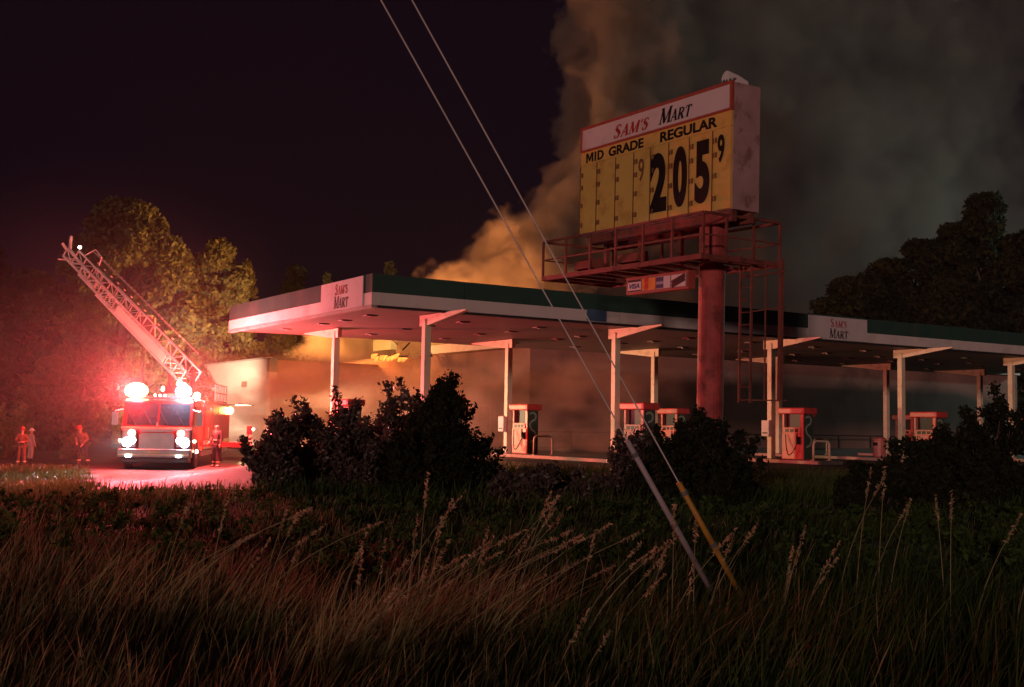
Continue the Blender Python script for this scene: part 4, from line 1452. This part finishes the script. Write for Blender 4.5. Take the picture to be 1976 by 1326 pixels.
# grass ------------------------------------------------------------
def blades(P, H, W, lean, bend, material, name):
    """Tapered three-step blades standing at points P."""
    n = len(P)
    az = NP.uniform(0, 2 * PI, n)
    wd = np.stack([np.cos(az), np.sin(az), np.zeros(n)], 1) * (W / 2)[:, None]
    ld = np.stack([lean[:, 0], lean[:, 1], np.zeros(n)], 1)
    V = []
    for f, wf in ((0, 1.0), (.4, .85), (.75, .55)):
        c = P + np.stack([np.zeros(n), np.zeros(n), H * f * (1 - .12 * bend * f)], 1) + ld * (H * (f + bend * f * f) * .5)[:, None]
        V += [c - wd * wf, c + wd * wf]
    c = P + np.stack([np.zeros(n), np.zeros(n), H * (1 - .15 * bend)], 1) + ld * (H * (1 + bend) * .5)[:, None]
    V.append(c)
    V = np.stack(V, 1).reshape(-1, 3)
    b = (np.arange(n) * 7)[:, None]
    F3 = np.concatenate([b + np.array([[0, 1, 3]]), b + np.array([[0, 3, 2]]), b + np.array([[2, 3, 5]]), b + np.array([[2, 5, 4]]), b + np.array([[4, 5, 6]])], 0)
    return raw(name, V, F3, material)


def scatter(n, d0, d1, hw=.47, power=1.0):
    y = d0 + (d1 - d0) * NP.uniform(0, 1, n) ** power
    x = NP.uniform(-hw, hw, n) * (y + 1.0)
    return x, y


def gz(x, y):
    return np.array([ground_z(a, b) for a, b in zip(x, y)])


def clumpy(x, y, s=.9, th=.0):
    return np.sin(x * 2.1 * s + 1.3 * np.sin(y * 1.7 * s)) + np.sin(y * 2.6 * s + x * .9) + np.sin((x - y) * 5.1 * s) * .5 > th


x, y = scatter(52000, 3.2, 19.5, .50, 1.25)
side = x / (y * .44)                     # -1 at the left, 1 at the right of the field
dry = NP.uniform(0, 1, len(x)) < np.clip(.46 - .6 * side, .04, .92)
keep = clumpy(x, y, .8, -.9) | (NP.uniform(0, 1, len(x)) < .3)
x, y, dry = x[keep], y[keep], dry[keep]
n = len(x)
Hh = NP.uniform(.14, .46, n) * np.where(clumpy(x, y, .45, .2), 1.2, .75) * np.clip(1.25 - .05 * y, .45, 1.0)
ln = np.stack([NP.normal(.35, .35, n), NP.normal(0, .3, n)], 1)
bd_ = NP.uniform(.1, .9, n)
Pg = np.stack([x, y, gz(x, y)], 1)
Wg = NP.uniform(.005, .011, n) * (.7 + y * .05)
for nm, sel, mt in (("dry_grass", dry, "grass_dry"), ("green_grass", ~dry, "grass_green")):
    tag(blades(Pg[sel], Hh[sel], Wg[sel], ln[sel], bd_[sel], LEAF[mt], nm), kind="stuff")
# far verge, short, lit by the headlamps
x, y = NP.uniform(-24, -4.0, 52000), NP.uniform(17.5, 40.5, 52000)
keep = np.array([not on_lot(a, b) for a, b in zip(x, y)])
x, y = x[keep], y[keep]
n = len(x)
tag(blades(np.stack([x, y, gz(x, y)], 1), NP.uniform(.08, .26, n), NP.uniform(.012, .03, n), np.stack([NP.normal(.1, .4, n), NP.normal(0, .4, n)], 1), NP.uniform(.1, .8, n), LEAF["hedge"], "verge_grass"), kind="stuff")
x, y = NP.uniform(-4, 14, 26000), NP.uniform(18.5, 30, 26000)
keep = np.array([not on_lot(a, b) for a, b in zip(x, y)])
x, y = x[keep], y[keep]
n = len(x)
tag(blades(np.stack([x, y, gz(x, y)], 1), NP.uniform(.1, .45, n), NP.uniform(.01, .025, n), np.stack([NP.normal(.2, .4, n), NP.normal(0, .4, n)], 1), NP.uniform(.1, .8, n), LEAF["grass_green"], "lot_edge_grass"), kind="stuff")


# broad leaved weeds between the blades
wx_, wy_ = scatter(420, 8.5, 18, .48, 1.1)
cw_, rw_ = [], []
for a, b in zip(wx_, wy_):
    hw = R.uniform(.12, .5) * (1.1 - b * .03)
    for k in range(R.randint(3, 7)):
        cw_.append((a + R.gauss(0, .06), b + R.gauss(0, .06), ground_z(a, b) + hw * R.uniform(.25, 1)))
        rw_.append(R.uniform(.04, .1))
Cw = blob_points(26000, np.array(cw_), np.array(rw_))
V, Fq = leaf_quads(Cw, None, .036, 2.0)
tag(raw("weeds", V, Fq, LEAF["grass_green"]), kind="stuff")


def tuft(px, py, D, nst, h, label, lean=.5, spread=.35, lm="grass_dry", nbl=150, stalk_lean=None):
    """A tuft of tall grass with seed-headed stalks leaning in the wind."""
    p = at(px, py, D)
    z0 = ground_z(p.x, D)
    t = root("tall_grass_tuft", (p.x, D, z0), 0, label, "grass tuft", "tall seed grass in the foreground")
    n = nbl
    a, q = NP.uniform(0, 2 * PI, n), NP.uniform(0, 1, n) ** .7 * spread
    Pb = np.stack([np.cos(a) * q, np.sin(a) * q * .7, np.full(n, -.03)], 1)
    o = blades(Pb, h * NP.uniform(.35, .8, n), NP.uniform(.004, .009, n), np.stack([NP.normal(lean * .8, .3, n), NP.normal(0, .25, n)], 1), NP.uniform(.2, 1.1, n), LEAF["tuft" if lm == "grass_dry" else lm], "leaf_blades")
    o.parent = t
    for k in range(nst):
        a, q = R.uniform(0, 2 * PI), R.random() * spread * .8
        bx, by = math.cos(a) * q, math.sin(a) * q * .6
        hh = h * R.uniform(.6, 1.12)
        le = lean * R.uniform(.1, 1.5) + R.uniform(-.12, .12)
        pts = []
        for j in range(7):
            f = j / 6
            pts.append((bx + le * hh * (.35 * f + .5 * f * f), by + .06 * f * math.sin(k * 3), hh * f * (1 - .18 * f * le)))
        so = MB().tube(pts, [.0036, .0034, .0032, .003, .0026, .002, .0015], 4, cap=False).build("stalk", LEAF["seed"], t, fix=False)
        top, prev = np.array(pts[-1]), np.array(pts[-2])
        dr_ = (top - prev) / np.linalg.norm(top - prev)
        m = 46
        f = NP.uniform(-.6, 1.0, m)
        L = .12 * R.uniform(.7, 1.2)
        Cn = top + dr_ * (f * L)[:, None] + NP.normal(0, .006, (m, 3)) * (1 - np.abs(f - .1))[:, None]
        V, Fq = leaf_quads(Cn, None, .010, 2.6)
        raw("seed_head", V, Fq, LEAF["seed"], so)
    return t


TT = [(835, 1250, 6.6, 16, .86, "thickest tuft of tall seed grass in the lower middle", .75, .42, "grass_dry", 420),
      (720, 1240, 6.2, 8, .74, "leaning tuft just left of the thickest grass tuft", .7, .35, "grass_dry", 300),
      (640, 1290, 5.8, 5, .6, "lowest tuft of brown grass at the bottom edge left of the middle", .7, .3, "grass_dry", 260),
      (970, 1210, 7.0, 6, .85, "sparse tall stalks right of the thickest grass tuft", .7, .35, "grass_dry", 130),
      (1100, 1250, 6.4, 7, .82, "tuft of stalks over bright green blades left of the pale guy guard", .55, .35, "grass_green", 300),
      (1060, 1310, 5.4, 2, .45, "short bright green tuft at the bottom edge near the middle", .25, .25, "grass_green", 260),
      (1290, 1260, 6.3, 7, .72, "tuft of stalks around the foot of the two guy guards", .4, .4, "grass_green", 320),
      (1500, 1270, 6.6, 5, .65, "dim tuft of stalks right of the yellow guy guard", .35, .4, "grass_green", 200),
      (1650, 1200, 7.6, 5, .8, "dark upright stalks in the right foreground", .2, .5, "grass_green", 160),
      (500, 1230, 7.0, 6, .7, "thin reddish stalks left of the grass tufts", .8, .5, "grass_dry", 180),
      (290, 1220, 7.0, 6, .75, "dim red brown stalks in the left foreground", .8, .6, "grass_dry", 200),
      (1830, 1230, 7.0, 4, .7, "faint stalks near the lower right corner", .3, .5, "grass_green", 160)]
for a in TT:
    tuft(*a)

# ------------------------------------------------------------------ guy wires
def guy(low, low_y, high, high_y, far_t, m, label):
    """A cable through two points of its run, with a guard over its lower end and an anchor rod."""
    S, Tp = at(*low, low_y), at(*high, high_y)
    d = (Tp - S).normalized()
    t0 = (S.z - ground_z(S.x, S.y) + .06) / d.z
    A = S - d * t0
    t = root("guy_wire", tuple(A), 0, label, "guy wire", "guy wires with plastic guards")
    MB().tube([(0, 0, 0), tuple(d * far_t)], .0045, 6).build("cable", M["cable"], t, fix=False)
    MB().tube([tuple(d * .02), tuple(d * t0 * .5), tuple(d * t0)], [.017, .019, .018], 10).build("guard", m, t, smooth=True)
    MB().tube([tuple(d * (-.3)), tuple(d * .1)], .012, 6).build("anchor_rod", M["steel_grey"], t)
    for f in (.18, .55, .92):
        MB().tube([tuple(d * t0 * f), tuple(d * (t0 * f + .03))], .023, 10).build("guard_clip", M["steel_grey"], t)
    return t


guy((1210, 850), 7.45, (735, 0), 6.4, 10.5, M["guard_white"], "guy wire sheathed in a pale pinkish guard left of the other")
guy((1310, 932), 7.6, (795, 0), 6.5, 10.5, M["guard_yellow"], "guy wire sheathed in a yellow guard right of the other")

# ------------------------------------------------------------------ far pole sign among the trees
fs_ = at(280, 640, 60)
fp = root("pole_sign", (fs_.x, 60, ground_z(fs_.x, 60)), .1, "thin pole carrying a dark red box with pale rim among the trees", "sign")
MB().tube([(0, 0, 0), (0, 0, fs_.z + .2)], .06, 8).build("post", M["steel_grey"], fp)
box("box_sign", M["sign_red"], fp, -.28, .5, -.2, .2, fs_.z + .1, fs_.z + 1.25, bevel=.03)
box("pale_rim", M["reflect"], fp, -.3, .35, -.24, .24, fs_.z + 1.26, fs_.z + 1.36)

# ------------------------------------------------------------------ people
def skin_mesh(name, joints, bones, material, parent, subdiv=1):
    """One continuous skinned body from joints {name: (pos, radius)} and bones."""
    names = list(joints)
    me = bpy.data.meshes.new(name)
    me.from_pydata([joints[k][0] for k in names], [(names.index(a), names.index(b)) for a, b in bones], [])
    o = bpy.data.objects.new(name, me)
    COL.objects.link(o)
    o.modifiers.new("skin", "SKIN")
    for i, k in enumerate(names):
        r = joints[k][1]
        r = r if isinstance(r, tuple) else (r, r)
        me.skin_vertices[0].data[i].radius = r
    me.skin_vertices[0].data[0].use_root = True
    s = o.modifiers.new("sub", "SUBSURF")
    s.levels = s.render_levels = subdiv
    bpy.context.view_layer.update()
    new = bpy.data.meshes.new_from_object(o.evaluated_get(bpy.context.evaluated_depsgraph_get()))
    bpy.data.objects.remove(o)
    new.name = name
    new.materials.clear()
    return link(name, new, material, parent)


def person(loc, rz, label, pose, coat, trousers, helmet, scale=1.0, boots="turnout_dark", stripes=True):
    p = root("person", loc, rz, label, "person")
    p.scale = (scale,) * 3
    J = dict(pelvis=((0, 0, .95), .11), belly=((0, .01, 1.1), .115), chest=((0, .02, 1.33), .13), neck=((0, 0, 1.5), .052), head0=((0, -.015, 1.58), .07), head=((0, -.02, 1.7), .085))
    for s, k in ((-1, "l"), (1, "r")):
        J["sh" + k] = ((s * .17, .01, 1.42), .062)
        e, w = pose.get("el" + k, (s * .26, .02, 1.16)), pose.get("wr" + k, (s * .27, -.08, .92))
        J["el" + k] = (e, .046)
        J["wr" + k] = (w, .034)
        d = (Vector(w) - Vector(e)).normalized()
        J["pa" + k] = (tuple(Vector(w) + d * .08), .036)
        J["fi" + k] = (tuple(Vector(w) + d * .16), .02)
        J["th" + k] = (tuple(Vector(w) + d * .07 + Vector((-s * .05, -.02, 0))), .015)
        J["hi" + k] = ((s * .1, 0, .9), .085)
        J["kn" + k] = (pose.get("kn" + k, (s * .11, -.02, .5)), .062)
        J["an" + k] = (pose.get("an" + k, (s * .12, .02, .09)), .045)
        t = Vector(J["an" + k][0])
        J["to" + k] = ((t.x, t.y - .17, .04), .035)
    if pose.get("stoop"):
        a = pose["stoop"]
        for k in list(J):
            if k[:2] in ("be", "ch", "ne", "he", "sh", "el", "wr", "pa", "fi", "th"):
                (x_, y_, z_), r_ = J[k]
                dz_ = z_ - .95
                J[k] = ((x_, y_ * math.cos(a) - dz_ * math.sin(a), .95 + dz_ * math.cos(a) + y_ * math.sin(a)), r_)
    Bn = [("pelvis", "belly"), ("belly", "chest"), ("chest", "neck"), ("neck", "head0"), ("head0", "head")]
    for k in "lr":
        Bn += [("chest", "sh" + k), ("sh" + k, "el" + k), ("el" + k, "wr" + k), ("wr" + k, "pa" + k), ("pa" + k, "fi" + k), ("wr" + k, "th" + k), ("pelvis", "hi" + k), ("hi" + k, "kn" + k), ("kn" + k, "an" + k), ("an" + k, "to" + k)]
    skin_mesh("body", J, Bn, M["skin"], p)
    inf = lambda k, f, a=.012: (J[k][0], J[k][1] * f + a)
    Cj = {"pelvis": ((J["pelvis"][0][0], J["pelvis"][0][1], J["pelvis"][0][2] - .12), .15), "belly": inf("belly", 1.15), "chest": inf("chest", 1.15)}
    Cb = [("pelvis", "belly"), ("belly", "chest")]
    for k in "lr":
        for q in ("sh", "el", "wr"):
            Cj[q + k] = inf(q + k, 1.2)
        Cb += [("chest", "sh" + k), ("sh" + k, "el" + k), ("el" + k, "wr" + k)]
    ct = skin_mesh("coat", Cj, Cb, M[coat], p)
    Tj = {"pelvis": inf("pelvis", 1.1)}
    Tb = []
    for k in "lr":
        for q in ("hi", "kn", "an"):
            Tj[q + k] = inf(q + k, 1.2)
        Tb += [("pelvis", "hi" + k), ("hi" + k, "kn" + k), ("kn" + k, "an" + k)]
    skin_mesh("trousers", Tj, Tb, M[trousers], p)
    for k in "lr":
        a_ = J["an" + k][0]
        skin_mesh("boot", {"a": ((a_[0], a_[1], .2), .06), "b": ((a_[0], a_[1], .06), .062), "c": ((a_[0], a_[1] - .19, .045), .045)}, [("a", "b"), ("b", "c")], M[boots], p)
        if stripes:
            kx, ax_ = Vector(J["kn" + k][0]), Vector(a_)
            c = kx.lerp(ax_, .7)
            MB().lathe([(.078, -.03), (.08, 0), (.078, .03)], 12, tuple(c)).build("reflective_band", M["reflect"], p)
    if stripes:
        w = Vector(J["belly"][0])
        MB().lathe([(.152, -.03), (.154, 0), (.152, .03)], 14, (w.x, w.y, w.z), 1.0, .95).build("reflective_band", M["reflect"], ct)
    if helmet:
        hd = Vector(J["head"][0])
        hm = MB()
        hm.lathe([(.19, -.01), (.185, .005), (.12, .02), (.115, .07), (.09, .12), (.045, .145), (.01, .15)], 18, (hd.x, hd.y, hd.z), .9, 1.12)
        hm.build("helmet", M[helmet], p, smooth=True)
    # face
    hd = Vector(J["head0"][0]).lerp(Vector(J["head"][0]), .6)
    MB().lathe([(.012, -.02), (.014, 0), (.006, .02)], 6, (hd.x, hd.y - .092, hd.z - .01)).build("nose", M["skin"], p)
    for s in (-1, 1):
        MB().lathe([(.006, -.006), (.009, 0), (.006, .006)], 6, (hd.x + s * .032, hd.y - .083, hd.z + .03)).build("eye", M["black"], p)
        MB().lathe([(.01, -.03), (.016, 0), (.01, .03)], 6, (hd.x + s * .09, hd.y + .005, hd.z)).build("ear", M["skin"], p)
    return p


def stand(px, py, D):
    q = at(px, py, D)
    return (q.x, D, ground_z(q.x, D))


person(stand(40, 900, 42), .25, "firefighter in red lit turnout gear and helmet standing at the left edge",
       {"ell": (-.27, -.08, 1.15), "wrl": (-.12, -.3, 1.1), "elr": (.27, -.06, 1.15), "wrr": (.14, -.3, 1.12), "anl": (-.16, .05, .09), "anr": (.17, -.02, .09)}, "turnout", "turnout", "helmet", .78)
person(stand(58, 890, 47), 2.6, "person in pale clothes standing behind the left firefighter", {}, "pale_cloth", "pale_cloth", "helmet_white", .72, stripes=False)
person(stand(160, 888, 44), -.3, "firefighter in bright red lit coat bending over beside the engine",
       {"stoop": .45, "ell": (-.3, -.05, 1.2), "wrl": (-.1, -.3, 1.12), "elr": (.32, -.02, 1.2), "wrr": (.2, -.3, 1.05), "knl": (-.16, -.14, .5), "knr": (.2, -.02, .5), "anl": (-.2, .02, .09), "anr": (.22, .1, .09)},
       "turnout", "turnout_dark", "helmet", .85)
q_ = trk(1.75, 2.9, 0)
person((q_.x, q_.y, ground_z(q_.x, q_.y)), -.5, "dark clothed person with pale lower legs standing beside the engine's front wheel",
       {"anl": (-.17, .06, .09), "anr": (.2, -.05, .09), "wrl": (-.2, -.22, 1.0)}, "turnout_dark", "turnout_dark", None, .93, boots="pale_cloth")
